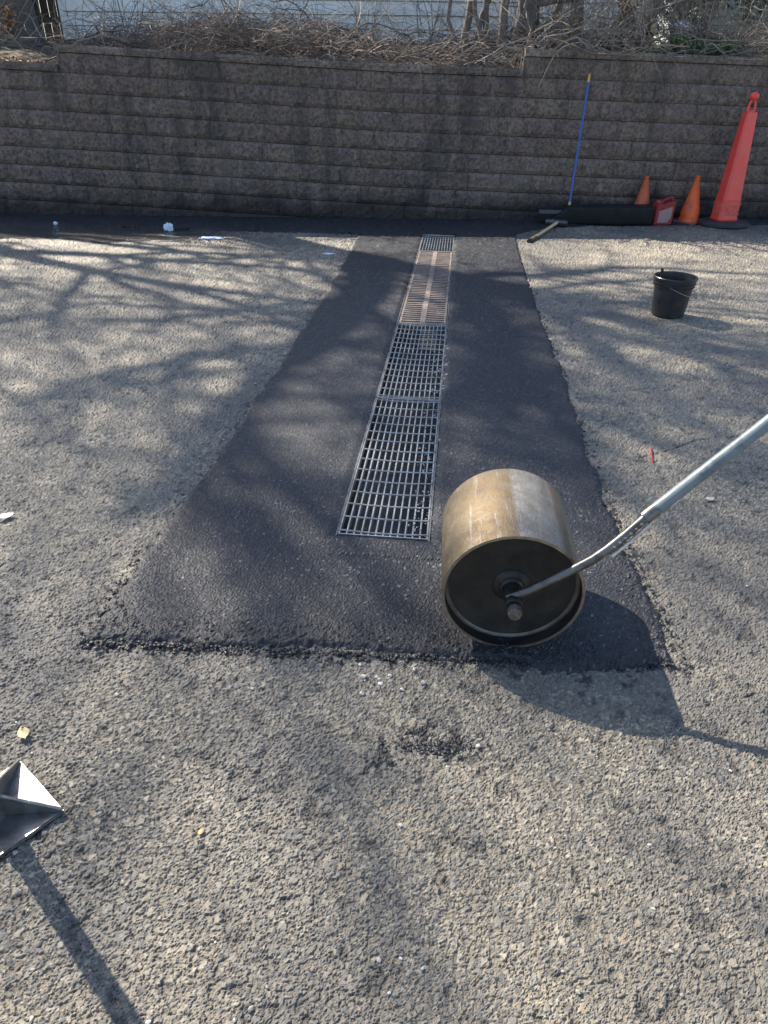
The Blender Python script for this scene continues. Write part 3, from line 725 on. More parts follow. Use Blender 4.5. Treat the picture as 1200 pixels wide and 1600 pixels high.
# vines that arch out over the face of the wall
def arch_vine(pts, r, lb):
    P = []; V = [Vector(p) for p in pts]
    for i in range(len(V)-1):
        a = V[max(i-1, 0)]; b = V[i]; c = V[i+1]; d = V[min(i+2, len(V)-1)]
        for k in range(6):
            t = k/6; P.append(0.5*((2*b) + (c-a)*t + (2*a-5*b+4*c-d)*t*t + (3*b-a-3*c+d)*t**3))
    P.append(V[-1]); m = MB(); m.tube(P, [r*(1-.6*i/len(P)) for i in range(len(P))], 5)
    tag(m.build('hanging_vine', vine_mat, smooth='all'), lb, 'vine', 'vines hanging over the wall face')
arch_vine([(2.9, 10.0, 1.86), (3.15, 9.80, 1.92), (3.4, 9.72, 1.72), (3.62, 9.72, 1.42), (3.72, 9.74, 1.28)], .005, 'long pale vine arching down the wall right of the blue broom handle')
arch_vine([(2.8, 10.0, 1.87), (3.0, 9.8, 1.9), (3.2, 9.72, 1.65), (3.32, 9.73, 1.38)], .004, 'thinner vine hanging just right of the broom handle tip')
arch_vine([(2.5, 10.0, 1.86), (2.25, 9.78, 1.95), (1.95, 9.70, 1.85), (1.76, 9.68, 1.45)], .005, 'vine arching left over the wall left of the broom handle tip')
arch_vine([(0.9, 10.0, 1.72), (1.1, 9.72, 1.75), (1.22, 9.66, 1.5), (1.24, 9.64, 1.3)], .004, 'short vine hanging left of the wall step')
arch_vine([(-0.85, 10.0, 1.76), (-0.7, 9.70, 1.79), (-0.5, 9.66, 1.55), (-0.4, 9.64, 1.38)], .004, 'pale vine hanging over the middle of the wall')
arch_vine([(0.3, 10.0, 1.7), (0.35, 9.72, 1.7), (0.38, 9.66, 1.45), (0.36, 9.65, 1.28)], .0035, 'faint thin vine hanging above the drain end')
arch_vine([(4.6, 10.2, 1.86), (4.75, 10.0, 1.85), (4.85, 9.93, 1.6), (4.84, 9.92, 1.4)], .003, 'fine vine hanging above the tall delineator cone')

# evergreen shrubs
def leaf_mat(name, c1, c2, c3):
    q = N(name); t = q.attr('tint').outputs[0]
    r = q.n('SeparateColor', {0: t}).outputs[0]
    return q.fin(q.ramp(r, (0.0, c1), (0.55, c2), (1.0, c3)), 0.5, 0, 0.4)
ever = leaf_mat('evergreen_leaves', (0.025, 0.05, 0.02), (0.065, 0.12, 0.04), (0.18, 0.24, 0.09))
brownl = leaf_mat('dead_leaves', (0.20, 0.10, 0.05), (0.34, 0.17, 0.09), (0.5, 0.33, 0.2))
def leaves(mb, cs, rs, n, size, asp=0.5):
    for k in range(n):
        c, rx, ry, rz = rs.choice(cs)
        while True:
            p = Vector((rs.uniform(-1, 1), rs.uniform(-1, 1), rs.uniform(-1, 1)))
            if p.length < 1 and p.length > 0.35: break
        p = Vector(c) + Vector((p.x*rx, p.y*ry, p.z*rz)); s = size * rs.uniform(.6, 1.3)
        a = Vector((rs.gauss(0, 1), rs.gauss(0, 1), rs.gauss(0, .7) - 0.3)).normalized(); b = a.orthogonal().normalized()
        b = (Matrix.Rotation(rs.uniform(0, 6.28), 3, a) @ b) * s * asp; a = a * s; g = rs.random()
        mb.add([p - a*.1, p + a*.45 + b*.5, p + a, p + a*.45 - b*.5], [(0, 1, 2, 3)], (g, g, g))
def ever_shrub(loc, rx, rz, n, seed, lb, size=0.07, group='evergreen shrubs behind the wall'):
    rs = random.Random(seed); t = empty('evergreen_shrub', loc, label=lb, cat='shrub', group=group)
    m = MB()
    for i in range(5): grow(m, Vector((rs.uniform(-.1, .1), rs.uniform(-.1, .1), -.05)), Vector((rs.gauss(0, .3), rs.gauss(0, .3), 1)).normalized(), rz*0.8, 0.03, 2, rs, .5, .1, (2, 4), .004, 4)
    m.build('stems', bark, t)
    cs = [((rs.gauss(0, rx*.5), rs.gauss(0, rx*.4), rs.uniform(0.25, 1)*rz), rx*rs.uniform(.25, .5), rx*rs.uniform(.25, .5), rz*rs.uniform(.12, .26)) for _ in range(16)]
    m = MB(); leaves(m, cs, rs, n, size); m.build('foliage', ever, t)
for i, (x, y, rx, rz, lb) in enumerate(((4.75, 13.6, .85, 1.9, 'dark evergreen shrub right of the vine covered trunks'), (6.35, 12.9, 0.95, 1.8, 'broad green shrub at the right edge behind the wall'),
        (5.75, 15.6, 1.0, 2.4, 'tall evergreen shrub in the gap before the green house'), (7.6, 14.6, 1.4, 3.2, 'tall evergreen at the far right behind the broad shrub'),
        (4.2, 16.6, 1.3, 3.4, 'dense dark evergreen farther back behind the vine covered trunks'), (-7.4, 14.2, 1.2, 2.6, 'dark evergreen shrub at the left behind the large bare tree'),
        (-6.3, 14.0, 0.9, 2.2, 'dark evergreen shrub beside the left corner of the white house'))):
    ever_shrub((x, y, bz(x, y)), rx, rz, 5200, 90+i, lb, 0.085 if x > 0 else 0.09)
ever_shrub((3.95, 10.75, bz(3.95, 10.75)-.05), 0.42, 0.26, 2200, 120, 'low green shrub just behind the wall cap right of the vines', 0.04)
ever_shrub((9.3, 20.5, 2.1), 2.4, 4.5, 5000, 121, 'large evergreen far back behind the green house', 0.16)
ever_shrub((-10.2, 17.5, 2.1), 2.6, 5, 5000, 122, 'large evergreen far back at the left', 0.16)

# left corner: dark vine-wrapped trunk with brown leaves, leaf heap on the wall end
rs = random.Random(5); m = MB()
for k in range(5):
    a0 = rs.uniform(0, 6.28); pts = []
    for i in range(14): f = i/13; a = a0 + f*5; pts.append((-5.49+.40*math.cos(a), 12.28+.40*math.sin(a), 1.95+f*2.2))
    m.tube(pts, .009, 4)
o = m.build('climbing_vine', vine_mat); tag(o, 'brown leafed vine climbing the thick trunk left of the white house', 'vine')
m = MB(); cs = [((-5.49+rs.gauss(0, .26), 12.28-.40, 1.95+f*1.4), .12, .06, .14) for f in [rs.random() for _ in range(14)]]
leaves(m, cs, rs, 700, .05, .7); m.build('dead_leaves', brownl, o)
m = MB(); cs = [((-4.45, 10.1, 1.64), .35, .14, .05), ((-4.7, 10.2, 1.66), .4, .2, .08)]; leaves(m, cs, rs, 1100, .045, .7)
tag(m.build('leaf_heap', brownl), 'heap of orange brown dead leaves on the low left end of the wall', 'leaves', kind='stuff')
m = MB(); leaves(m, [((x_, 10.2, bz(x_, 10.2)+.02), .5, .2, .03) for x_ in (-3.5, -2.8, -2.2, -1.3, 4.9, 5.4)], rs, 700, .035, .7)
tag(m.build('scattered_leaves', brownl), 'scattered dry leaves along the soil behind the wall cap', 'leaves', kind='stuff')
m = MB()
for k in range(900):
    x = rs.gauss(5.35, .3); y = rs.uniform(10.25, 10.9); z = bz(x, y) + rs.random()*.22*math.exp(-((x-5.35)/.35)**2)
    m.tube(curve_pts((x, y, z), (rs.gauss(0, 1), rs.gauss(0, .5), rs.uniform(-.3, .6)), rs.uniform(.15, .4), 4, rs, .3, .2), .002, 3, cap=False)
tag(m.build('dry_grass', mottled('straw', (.5, .4, .26), (.33, .25, .16), 6, .9)), 'mound of straw coloured dry grass at the right end above the wall', 'grass', kind='stuff')

# chain link fence behind the right shrubs
cf = empty('chain_link_fence', (4.2, 13.0, 2.02), label='short run of grey chain link fence behind the right shrubs', cat='fence')
m = MB()
for i in range(70):
    x = -0.6 + i*0.055
    for s in (1, -1):
        m.tube([(x + (0 if s > 0 else .75), 0, 0.02), (x + (.75 if s > 0 else 0), 0, .77)], .0022, 3, cap=False)
m.build('mesh', galv, cf)
m = MB(); m.tube([(-.6, 0, .78), (4, 0, .78)], .018, 8); m.build('top_rail', galv, cf)
for x in (-.6, 1.4, 3.4): m = MB(); m.tube([(x, .03, -.1), (x, .03, .86)], .024, 8); m.build('post', galv, cf)

wf = empty('wooden_fence', (-9.2, 14.6, 1.98), label='weathered dark wooden board fence behind the large tree at the left', cat='fence')
wfm = mottled('weathered_boards', (0.13, 0.12, 0.115), (0.075, 0.068, 0.064), 6, 0.85, stretch=(1, 1, .1), bump=.002)
m = MB()
for i in range(60):
    x = -4.2 + i*.142; m.box(x, x+.132, rnd.uniform(-.004, .004), .02, rnd.uniform(0, .03), 1.85+rnd.uniform(-.02, .02))
m.build('boards', wfm, wf)
for z in (.35, 1.5): m = MB(); m.box(-4.2, 4.3, .024, .06, z, z+.08); m.build('rail', wfm, wf)
for x in (-4.1, -1.4, 1.3, 4.1): m = MB(); m.box(x-.05, x+.05, .063, .16, -.3, 1.9); m.build('post', wfm, wf)
bagm = mottled('pale_blue_plastic', (0.55, 0.66, 0.86), (0.75, 0.8, 0.88), 12, .35)
def crumple(name, loc, s, seed, lb, mat=bagm, cat='plastic scrap', flat=.5, group=None):
    r = random.Random(seed); bm = bmesh.new(); bmesh.ops.create_icosphere(bm, subdivisions=3, radius=1)
    for v in bm.verts:
        k = 1 + .35*math.sin(v.co.x*7+seed) * math.cos(v.co.y*6) + r.uniform(-.13, .13); v.co = Vector((v.co.x*k*s[0], v.co.y*k*s[1], (v.co.z*k + .6)*s[2]))
    me = bpy.data.meshes.new(name); bm.to_mesh(me); bm.free(); me.materials.append(mat)
    o = bpy.data.objects.new(name, me); COL.objects.link(o); o.location = loc; tag(o, lb, cat, group); return o
crumple('plastic_bag', (4.1, 11.9, bz(4.1, 11.9)+.14), (.15, .12, .13), 1, 'pale blue plastic bag caught behind the wall beside the chain link fence', cat='bag')
crumple('plastic_bag', (5.3, 11.1, bz(5.3, 11.1)+.1), (.10, .08, .07), 2, 'small bluish bag lying by the dry grass at the right end of the wall', cat='bag')
crumple('plastic_scrap', (-2.6, 8.73, .012), (.05, .04, .045), 3, 'crumpled pale blue plastic upright on the ground left of the patch', group='pale plastic litter')
crumple('plastic_scrap', (-1.98, 8.27, .005), (.13, .05, .012), 4, 'flat pale blue plastic strip on the ground nearest the patch', group='pale plastic litter')
crumple('plastic_scrap', (-4.06, 9.0, .012), (.025, .02, .018), 6, 'tiny white plastic scrap by the wall at the far left', group='pale plastic litter')
crumple('plastic_scrap', (-0.62, 7.55, .004), (.06, .03, .006), 7, 'flat whitish plastic film at the left edge of the patch far end', group='pale plastic litter')

# ------------------------------------------------------------------ drum roller
DR = 0.216; DL = 0.41
ax0 = Vector((0.394, 1.650, DR)); aang = math.atan2(0.028, 0.40)
roll = empty('hand_roller', (ax0.x, ax0.y, 0.012), -aang, label='heavy steel drum hand roller standing on the fresh asphalt', cat='roller')
def drum_mat():
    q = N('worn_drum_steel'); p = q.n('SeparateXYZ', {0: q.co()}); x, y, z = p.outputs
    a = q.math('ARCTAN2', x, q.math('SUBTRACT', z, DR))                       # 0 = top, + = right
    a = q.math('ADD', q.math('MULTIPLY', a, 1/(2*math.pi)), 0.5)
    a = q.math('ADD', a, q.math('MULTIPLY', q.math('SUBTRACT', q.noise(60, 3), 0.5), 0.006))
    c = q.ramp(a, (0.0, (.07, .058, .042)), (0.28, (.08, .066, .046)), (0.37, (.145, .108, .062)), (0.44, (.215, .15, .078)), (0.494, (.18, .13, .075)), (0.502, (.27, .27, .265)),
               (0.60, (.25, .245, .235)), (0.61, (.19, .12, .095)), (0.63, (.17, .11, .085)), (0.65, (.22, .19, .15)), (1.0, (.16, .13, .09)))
    c = q.mix(q.ramp(q.noise(120, 3, .7, stretch=(1, .1, 1)), (.45, 0.), (.75, .5)), c, (.12, .10, .08))
    c = q.mix(q.ramp(q.noise(18, 5, .7), (.45, 0.), (.62, .6)), c, (.17, .15, .12))
    c = q.mix(q.ramp(q.noise(7, 6, .7, stretch=(1, .35, 1)), (.5, 0.), (.64, .55)), c, (.10, .082, .06))
    c = q.mix(q.ramp(q.noise(34, 4, .8, stretch=(1, .06, 1)), (.58, 0.), (.66, .5)), c, (.34, .32, .29))
    c = q.mix(q.ramp(q.noise(260, 2), (.62, 0.), (.7, .8)), c, (.05, .04, .035))
    c = q.mix(q.ramp(y, (0.0, .0), (0.34, .0), (0.42, .35)), c, (.15, .12, .09))
    q.bump(q.noise(170, 5, .7), .0016)
    c = q.mix(q.ramp(q.noise(330, 3, .8), (.35, .6), (.55, 0.)), c, (.07, .055, .042))
    return q.fin(c, q.ramp(q.noise(25, 4), (.3, .44), (.7, .66)), .5)
rimm = mottled('bare_steel_rim', (.30, .26, .20), (.17, .14, .11), 40, .45, .7)
MX = Matrix.Rotation(-math.pi/2, 4, 'X')          # lathe z axis -> +y
def LY(y): return Matrix.Translation((0, y, DR)) @ MX
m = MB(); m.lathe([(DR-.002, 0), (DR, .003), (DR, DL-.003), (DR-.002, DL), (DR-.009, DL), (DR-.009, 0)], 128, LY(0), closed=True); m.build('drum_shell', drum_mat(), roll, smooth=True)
m = MB(); m.lathe([(DR-.0095, -.0012), (DR-.0005, -.0012), (DR-.0005, .0), (DR-.0095, .0)], 128, LY(0), closed=True); m.build('drum_rim', rimm, roll, smooth=True)
m = MB(); m.lathe([(DR-.0105, .0015), (DR-.0092, .0015), (DR-.0092, .05), (DR-.0105, .05)], 96, LY(0), closed=True); m.build('inner_lip', dark_steel, roll, smooth=True)
for y in (.052, DL-.06):
    m = MB(); m.lathe([(.02, y-.004), (DR-.03, y-.004), (DR-.0092, y-.010), (DR-.0092, y+.008), (.02, y+.004)], 96, LY(0)); m.build('end_plate', dark_steel, roll, smooth=True)
m = MB(); m.lathe([(DR-.022, .044), (DR-.018, .041), (DR-.0095, .0395), (DR-.0095, .046)], 96, LY(0), closed=True); m.build('weld_bead', mottled('weld', (.06, .058, .055), (.16, .15, .14), 18, .4, .7), roll, smooth=True)
m = MB(); m.lathe([(.060, .047), (.056, .041), (.040, .036), (.037, .030), (.030, .026), (.027, .0), (.024, -.02), (.014, -.022)], 40, LY(0)); m.build('hub', dark_steel, roll, smooth=True)
m = MB(); m.lathe([(.0125, -.085), (.0125, DL+.03)], 24, LY(0)); m.build('axle', dark_steel, roll, smooth=True)
m = MB(); m.lathe([(.008, -.104), (.012, -.103), (.013, -.098), (.019, -.097), (.0215, -.092), (.0215, -.068), (.0195, -.065)], 8, LY(0)); ax = m.build('axle_nut', mottled('rusty_nut', (.20, .17, .145), (.09, .075, .065), 90, .5, .6, .001), roll, bevel=.001)
RI = (Matrix.Translation((ax0.x, ax0.y, 0.012)) @ Matrix.Rotation(-aang, 4, 'Z')).inverted()
def RW(p): return RI @ Vector(p)
steelp = mottled('worn_steel_pipe', (.17, .17, .17), (.09, .088, .085), 18, .38, .8, dirt=(.07, .065, .06), dscale=18)
bluep = mottled('flaking_blue_grey_paint', (.12, .155, .175), (.17, .20, .215), 14, .5, .15, .0006, dirt=(.035, .042, .048), dscale=16, stretch=(1, 1, 1))
m = MB(); m.lathe([(.013, -.056), (.024, -.056), (.026, -.053), (.026, -.030), (.024, -.027), (.013, -.027)], 32, LY(0), closed=True); m.build('bearing', dark_steel, roll, smooth=True)
A = [(.375, 1.628, .235), (.43, 1.62, .268), (.54, 1.609, .35), (.60, 1.609, .395), (.636, 1.610, .43), (.685, 1.622, .475), (.742, 1.640, .53)]
m = MB(); m.tube([RW(p) for p in A], .0135, 16); m.build('handle_arm', steelp, roll, smooth=True)
Wd = Vector((1.0307-.7424, 1.7134-1.641, .78-.53)).normalized(); P0 = Vector((.742, 1.640, .53))
m = MB(); m.tube([RW(P0 - Wd*.012), RW(P0 + Wd*.4), RW(P0 + Wd*.95)], .0185, 24); hp = m.build('handle_pipe', bluep, roll, smooth=True)
m = MB(); m.tube([RW(P0 - Wd*.018), RW(P0 + Wd*.02)], [.0195, .0205], 24); m.build('pipe_collar', steelp, roll, smooth=True)
m = MB(); off = Vector((.010, -.012, -.016)); m.tube([RW(Vector(A[4]) + off), RW(Vector(A[5]) + off), RW(P0 + off - Wd*.01)], .0055, 8); m.build('brace_rod', mottled('bright_rod', (.5, .49, .47), (.33, .32, .3), 30, .35, .8), roll, smooth=True)
m = MB()
for k in range(7):
    c = RW(Vector(A[4]).lerp(P0, .12 + k*.13) + Vector((.001, -.013, .002)))
    m.lathe([(.001, -.003), (.005, -.002), (.005, .002), (.001, .003)], 8, Matrix.Translation(c))
m.build('weld_bead', mottled('weld_spots', (.35, .33, .3), (.2, .19, .18), 60, .4, .7), roll, smooth=True)
m = MB(); E = P0 + Wd*.95; cr = Vector((-.2, 1, 0)).normalized(); m.tube([RW(E - cr*.25), RW(E + cr*.25)], .016, 16); m.build('handle_grip', bluep, roll, smooth=True)

# ------------------------------------------------------------------ hand tamper at the lower left
tc = Vector((-.945, 1.018, .006)); corner_a = Vector((-.955, 1.1965, .006)); corner_b = Vector((-.778, 1.050, .006))
cx_ = (corner_a + corner_b)/2; side = (corner_b - corner_a); hs_ = side.length/2
inward = Vector((-side.y, side.x, 0)).normalized()
if (tc - cx_).dot(inward) < 0: inward = -inward
tcen = cx_ + inward*hs_
tang = math.atan2(side.y, side.x)
tm = empty('hand_tamper', (tcen.x, tcen.y, .006), tang, label='square steel hand tamper with diagonal ribs at the lower left edge', cat='tamper')
tst = mottled('worn_tamper_steel', (.27, .27, .265), (.15, .145, .14), 22, .42, .75, .0008, dirt=(.14, .12, .10), dscale=11)
m = MB(); m.box(-hs_, hs_, -hs_, hs_, 0, .010); m.build('base_plate', tst, tm, bevel=.003)
for k in range(4):
    a = math.pi/4 + k*math.pi/2; L = hs_*1.385; mm = Matrix.Rotation(a, 4, 'Z') @ Matrix.Rotation(math.pi/2, 4, 'X')
    m = MB(); m.prism([(.012, .010), (L, .010), (L, .016), (.022, .085), (.012, .085)], -.004, .004, mm); m.build('rib', tst, tm, bevel=.0012, seg=1)
m = MB(); m.lathe([(.026, .01), (.026, .13), (.023, .135)], 24); m.build('socket', tst, tm, smooth=True)
m = MB(); m.tube([(0, 0, .12), (0, 0, 1.15)], .0215, 20); m.build('handle', mottled('ash_handle', (.45, .33, .19), (.32, .22, .12), 14, .6, stretch=(1, 1, .1)), tm, smooth=True)

# ------------------------------------------------------------------ bucket
bk = empty('black_bucket', (2.215, 5.47, .006), label='black plastic bucket standing on the old asphalt at the right', cat='bucket')
H_ = .295; r0, r1 = .122, .150
prof = [(r0-.01, 0), (r0, .006)]
def rr(z): return r0 + (r1-r0)*z/H_
prof += [(rr(.1), .1), (rr(.2), .2), (rr(.222), .222), (rr(.222)+.009, .224), (rr(.23)+.009, .229), (rr(.23)+.001, .232), (rr(.245)+.001, .245), (rr(.246)+.011, .247), (rr(.253)+.011, .253), (rr(.255)+.002, .256),
         (rr(.272)+.002, .272), (rr(.274)+.013, .275), (rr(.29)+.013, .292), (rr(.295)+.008, .297), (rr(.29)-.001, .294), (rr(.2)-.003, .2), (r0-.004, .008), (.001, .006)]
m = MB(); m.lathe(prof, 72); m.build('bucket_body', black_plastic, bk, smooth=True)
for s in (-1, 1):
    a = R_(62); m = MB(); c = Vector((s*math.cos(a)*-.158, s*math.sin(a)*-.158, .238)); m.lathe([(.001, -.006), (.014, -.006), (.014, .006), (.001, .006)], 16, Matrix.Translation(c) @ Matrix.Rotation(math.pi/2, 4, Vector((math.sin(a), -math.cos(a), 0)))); m.build('handle_ear', black_plastic, bk, smooth=True)
m = MB(); P = []
for i in range(25):
    a = math.pi*i/24; q1 = Vector((-.074, -.140, .238)); q2 = Vector((.074, .140, .238)); c = (q1+q2)/2; u = (q1-q2)/2
    side_ = Vector((.155, -.072, -.075)); P.append(c + u*math.cos(a)*1.05 + side_*math.sin(a)*1.07)
m.tube(P, .0022, 8); m.build('wire_handle', mottled('wire', (.35, .35, .36), (.22, .22, .23), 30, .35, .9), bk, smooth=True)
m = MB(); m.prism([(-.011, 0), (.011, 0), (.012, .30), (.008, .335), (-.008, .335), (-.012, .30)], -.006, .006, Matrix.Rotation(R_(90), 4, 'X'))
o = m.build('stir_stick', dark_steel, bevel=.002); o.location = (2.165, 5.485, .02); o.rotation_euler = (R_(-4), R_(-9), 0)
tag(o, 'dark tarry stick standing up inside the black bucket', 'stick')
m = MB(); m.lathe([(.001, 0), (.128, 0), (.128, .004), (.001, .006)], 48); tb = m.build('bucket_tar', mottled('tar', (.008, .008, .009), (.014, .014, .015), 9, .25), bk, smooth=True); tb.location = (0, 0, .09)

# ------------------------------------------------------------------ cones
def orange(name, c, dirt=(.16, .08, .06), d=5): return mottled(name, c, tuple(v*.7 for v in c), 14, .5, dirt=dirt, dscale=d)
def cone(loc, h, rb, rt, base, rz, mat, mat_base, lb):
    t = empty('traffic_cone', loc, rz, label=lb, cat='traffic cone', group='small orange traffic cones by the wall')
    m = MB(); m.lathe([(rb*1.12, .018), (rb*1.06, .05), (rb, .055), (rb*.985, .12), (rb*.97, .123), (rt*1.03, h-.025), (rt*1.12, h-.02), (rt*1.12, h-.003), (rt*1.02, h), (rt*.8, h), (rt*.75, h-.03), (rb*.9, .03)], 48); m.build('cone_body', mat, t, smooth=True)
    m = MB(); b = base; c = .04
    m.prism([(-b+c, -b), (b-c, -b), (b, -b+c), (b, b-c), (b-c, b), (-b+c, b), (-b, b-c), (-b, -b+c)], 0, .02); m.build('base', mat_base, t, bevel=.006)
cone((3.31, 9.80, .008), .54, .118, .026, .17, .2, orange('faded_orange_vinyl', (.60, .12, .05), d=3), orange('faded_orange_base', (.3, .08, .05)), 'faded dull orange cone half hidden behind the black sheet, left of the fuel can')
cone((3.95, 9.77, .008), .555, .118, .026, .165, .72, orange('dirty_orange_vinyl', (.90, .14, .03), (.16, .07, .05), 4), mottled('dirty_pink_base', (.28, .11, .09), (.2, .09, .08), 12, .6), 'brighter orange cone with scuffed lower collar between the fuel can and the tall delineator')
dl = empty('delineator_cone', (4.33, 9.60, .006), R_(8), label='tall red orange delineator cone with knob top on black rubber base', cat='delineator')
m = MB(); m.lathe([(.16, .0), (.295, 0), (.312, .012), (.312, .040), (.298, .056), (.20, .066), (.165, .07), (.155, .055)], 20, closed=True); m.build('rubber_base', black_rubber, dl, smooth=True)
dm = mottled('red_orange_plastic', (.80, .075, .055), (.70, .06, .045), 5, .38, dirt=(.55, .09, .07), dscale=4)
def sect(w, d, z, n=8):
    """rounded-rectangle cross-section"""
    out = []
    for cx, cy, a0 in ((1, 1, 0), (-1, 1, 90), (-1, -1, 180), (1, -1, 270)):
        rr_ = min(w, d)*.42
        for k in range(n+1):
            a = R_(a0 + 90*k/n); out.append((cx*(w-rr_) + rr_*math.cos(a), cy*(d-rr_) + rr_*math.sin(a), z))
    return out
def loft(mb, secs, close=True):
    n = len(secs[0]); b = len(mb.v); vs = [p for s_ in secs for p in s_]
    fs = [(i*n+k, i*n+(k+1) % n, (i+1)*n+(k+1) % n, (i+1)*n+k) for i in range(len(secs)-1) for k in range(n)]
    if close: fs += [tuple(range(n))[::-1], tuple((len(secs)-1)*n+k for k in range(n))]
    mb.add(vs, fs)
m = MB(); loft(m, [sect(.125, .115, .05), sect(.138, .125, .075), sect(.138, .125, .09), sect(.130, .118, .11), sect(.127, .115, .30), sect(.128, .116, .31), sect(.121, .109, .34), sect(.070, .064, 1.25), sect(.068, .062, 1.265), sect(.05, .046, 1.27)]); m.build('cone_body', dm, dl, smooth=True)
m = MB()   # folded reflective band near the bottom
zz = []; n = 40
for s_, rr_ in ((0, 1.02), ):
    loft(m, [sect(.1305, .1185, .125), sect(.1300, .118, .21), sect(.1290, .1172, .29)], close=False)
m.build('reflective_band', mottled('dull_reflective_tape', (.72, .12, .10), (.62, .08, .06), 9, .3), dl, smooth=True)
m = MB()
for (xa, za, xb, zb) in ((-.12, .14, 0, .27), (0, .27, .12, .14), (-.12, .27, .0, .14), (0, .14, .12, .27)):
    m.tube([(xa, -.1195, za), ((xa+xb)/2, -.121, (za+zb)/2), (xb, -.1195, zb)], .003, 4)
m.build('band_fold', mottled('tape_fold', (.85, .2, .17), (.7, .12, .1), 9, .3), dl)
m = MB(); m.lathe([(.05, 1.265), (.05, 1.28), (.044, 1.285), (.040, 1.29)], 24); m.build('neck', dm, dl, smooth=True)
m = MB()   # carry loop with an opening, and the knob on top
for s in (-1, 1): m.tube([(s*.040, 0, 1.275), (s*.042, 0, 1.31), (s*.034, 0, 1.36), (s*.014, 0, 1.395)], [.017, .014, .014, .016], 10)
m.build('carry_loop', dm, dl, smooth=True)
m = MB(); m.lathe([(.004, 1.383), (.03, 1.39), (.052, 1.412), (.056, 1.435), (.045, 1.458), (.018, 1.472), (.002, 1.474)], 24); m.build('knob', dm, dl, smooth=True)

# ------------------------------------------------------------------ fuel can
fc = empty('fuel_can', (3.52, 9.60, .008), R_(14), label='red plastic fuel can with pale worn label between two orange cones', cat='fuel can')
redp = mottled('dusty_red_plastic', (.30, .018, .022), (.22, .018, .022), 10, .35, dirt=(.20, .05, .05), dscale=6)
MXZ = Matrix.Rotation(math.pi/2, 4, 'X')
m = MB(); m.prism([(-.125, 0), (.115, 0), (.125, .02), (.135, .27), (.12, .285), (-.045, .235), (-.05, .262), (-.105, .262), (-.115, .22), (-.135, .19), (-.135, .015)], -.075, .075, MXZ); m.build('can_body', redp, fc, bevel=.014, seg=3, smooth=True)
m = MB(); m.tube([(-.035, 0, .235), (-.02, 0, .275), (.02, 0, .295), (.09, 0, .312), (.122, 0, .30), (.128, 0, .265)], .017, 10); m.build('carry_handle', redp, fc, smooth=True)
m = MB(); m.lathe([(.032, 0), (.032, .03), (.028, .036), (.012, .038)], 20, Matrix.Translation((-.078, 0, .255))); m.build('cap', redp, fc, smooth=True)
m = MB(); m.prism([(-.09, .03), (.05, .03), (.095, .09), (.095, .215), (-.09, .165)], .0745, .0775, MXZ); m.build('label_panel', mottled('worn_label', (.42, .30, .30), (.26, .12, .12), 40, .6, stretch=(1, 1, 4)), fc, bevel=.001, seg=1)

# ------------------------------------------------------------------ black plastic sheet bundle
def bundle():
    nx, ns = 44, 26; vs = []; L = 1.30; r = random.Random(3)
    for i in range(nx+1):
        u = i/nx; x = -L/2 + L*u
        hgt = .225 * min(1, .25 + u*4.5) * (1 - .02*math.sin(u*5)); dep = .13*(1-.1*math.sin(u*5+1))
        for j in range(ns):
            a = 2*math.pi*j/ns; ca, sa = math.cos(a), math.sin(a)
            p = 0.28; y = dep * math.copysign(abs(ca)**p, ca); z = hgt/2 + hgt/2 * math.copysign(abs(sa)**p, sa)
            y += .002*math.sin(u*31 + z*20) + .003*math.sin(u*17+z*31) - .02*z/hgt; z += .003*math.sin(u*13)*sa
            vs.append((x, y, max(z, 0)))
    m = MB(); m.add(vs, [(i*ns+j, i*ns+(j+1) % ns, (i+1)*ns+(j+1) % ns, (i+1)*ns+j) for i in range(nx) for j in range(ns)] + [tuple(range(ns)), tuple(nx*ns+j for j in range(ns))[::-1]])
    o = m.build('plastic_sheet_bundle', mottled('black_sheet', (.008, .009, .011), (.013, .014, .017), 6, .6, spec=.25), smooth=True, weld=True)
    o.location = (2.71, 9.57, .008); o.rotation_euler = (0, 0, R_(1)); tag(o, 'long low bundle of folded black plastic sheet against the wall foot', 'plastic sheet'); return o
bundle()

# ------------------------------------------------------------------ push broom leaning on the wall
br = empty('push_broom', (2.26, 9.50, .01), label='push broom with long blue handle leaning upright against the wall', cat='broom')
def BL(p): return Vector(p) - Vector((2.26, 9.50, .01))
foot = Vector((2.31, 9.56, .235)); tip = Vector((2.39, 9.80, 1.64)); dv = (tip - foot)
bl_m = mottled('blue_fibreglass', (.025, .10, .42), (.02, .08, .33), 12, .32)
m = MB(); m.tube([BL(foot + dv*.02), BL(foot + dv*.94)], .0135, 16); m.build('handle', bl_m, br, smooth=True)
m = MB(); m.tube([BL(foot + dv*.94), BL(foot + dv*.995), BL(tip)], [.0145, .0145, .010], 16); m.build('handle_tip', mottled('yellow_plastic', (.62, .36, .10), (.5, .28, .09), 20, .5), br, smooth=True)
m = MB(); m.tube([BL(foot - dv*.02), BL(foot + dv*.02)], [.019, .016], 16); m.build('ferrule', mottled('brass', (.5, .38, .2), (.35, .27, .16), 20, .4, .5), br, smooth=True)
m = MB(); m.tube([BL(foot - dv*.07), BL(foot - dv*.02)], [.028, .02], 12); m.build('socket', black_plastic, br, smooth=True)
m = MB(); m.box(-.34, .26, -.04, .035, .125, .165); m.build('head_block', mottled('blue_grey_block', (.07, .085, .11), (.05, .06, .08), 9, .5), br, bevel=.006)
m = MB(); r = random.Random(9)
for k in range(700):
    x = r.uniform(-.335, .255); y = r.uniform(-.035, .03); m.tube([(x, y, .126), (x + r.gauss(0, .012), y + r.gauss(-.004, .012), r.uniform(.0, .02))], .0015, 3, cap=False)
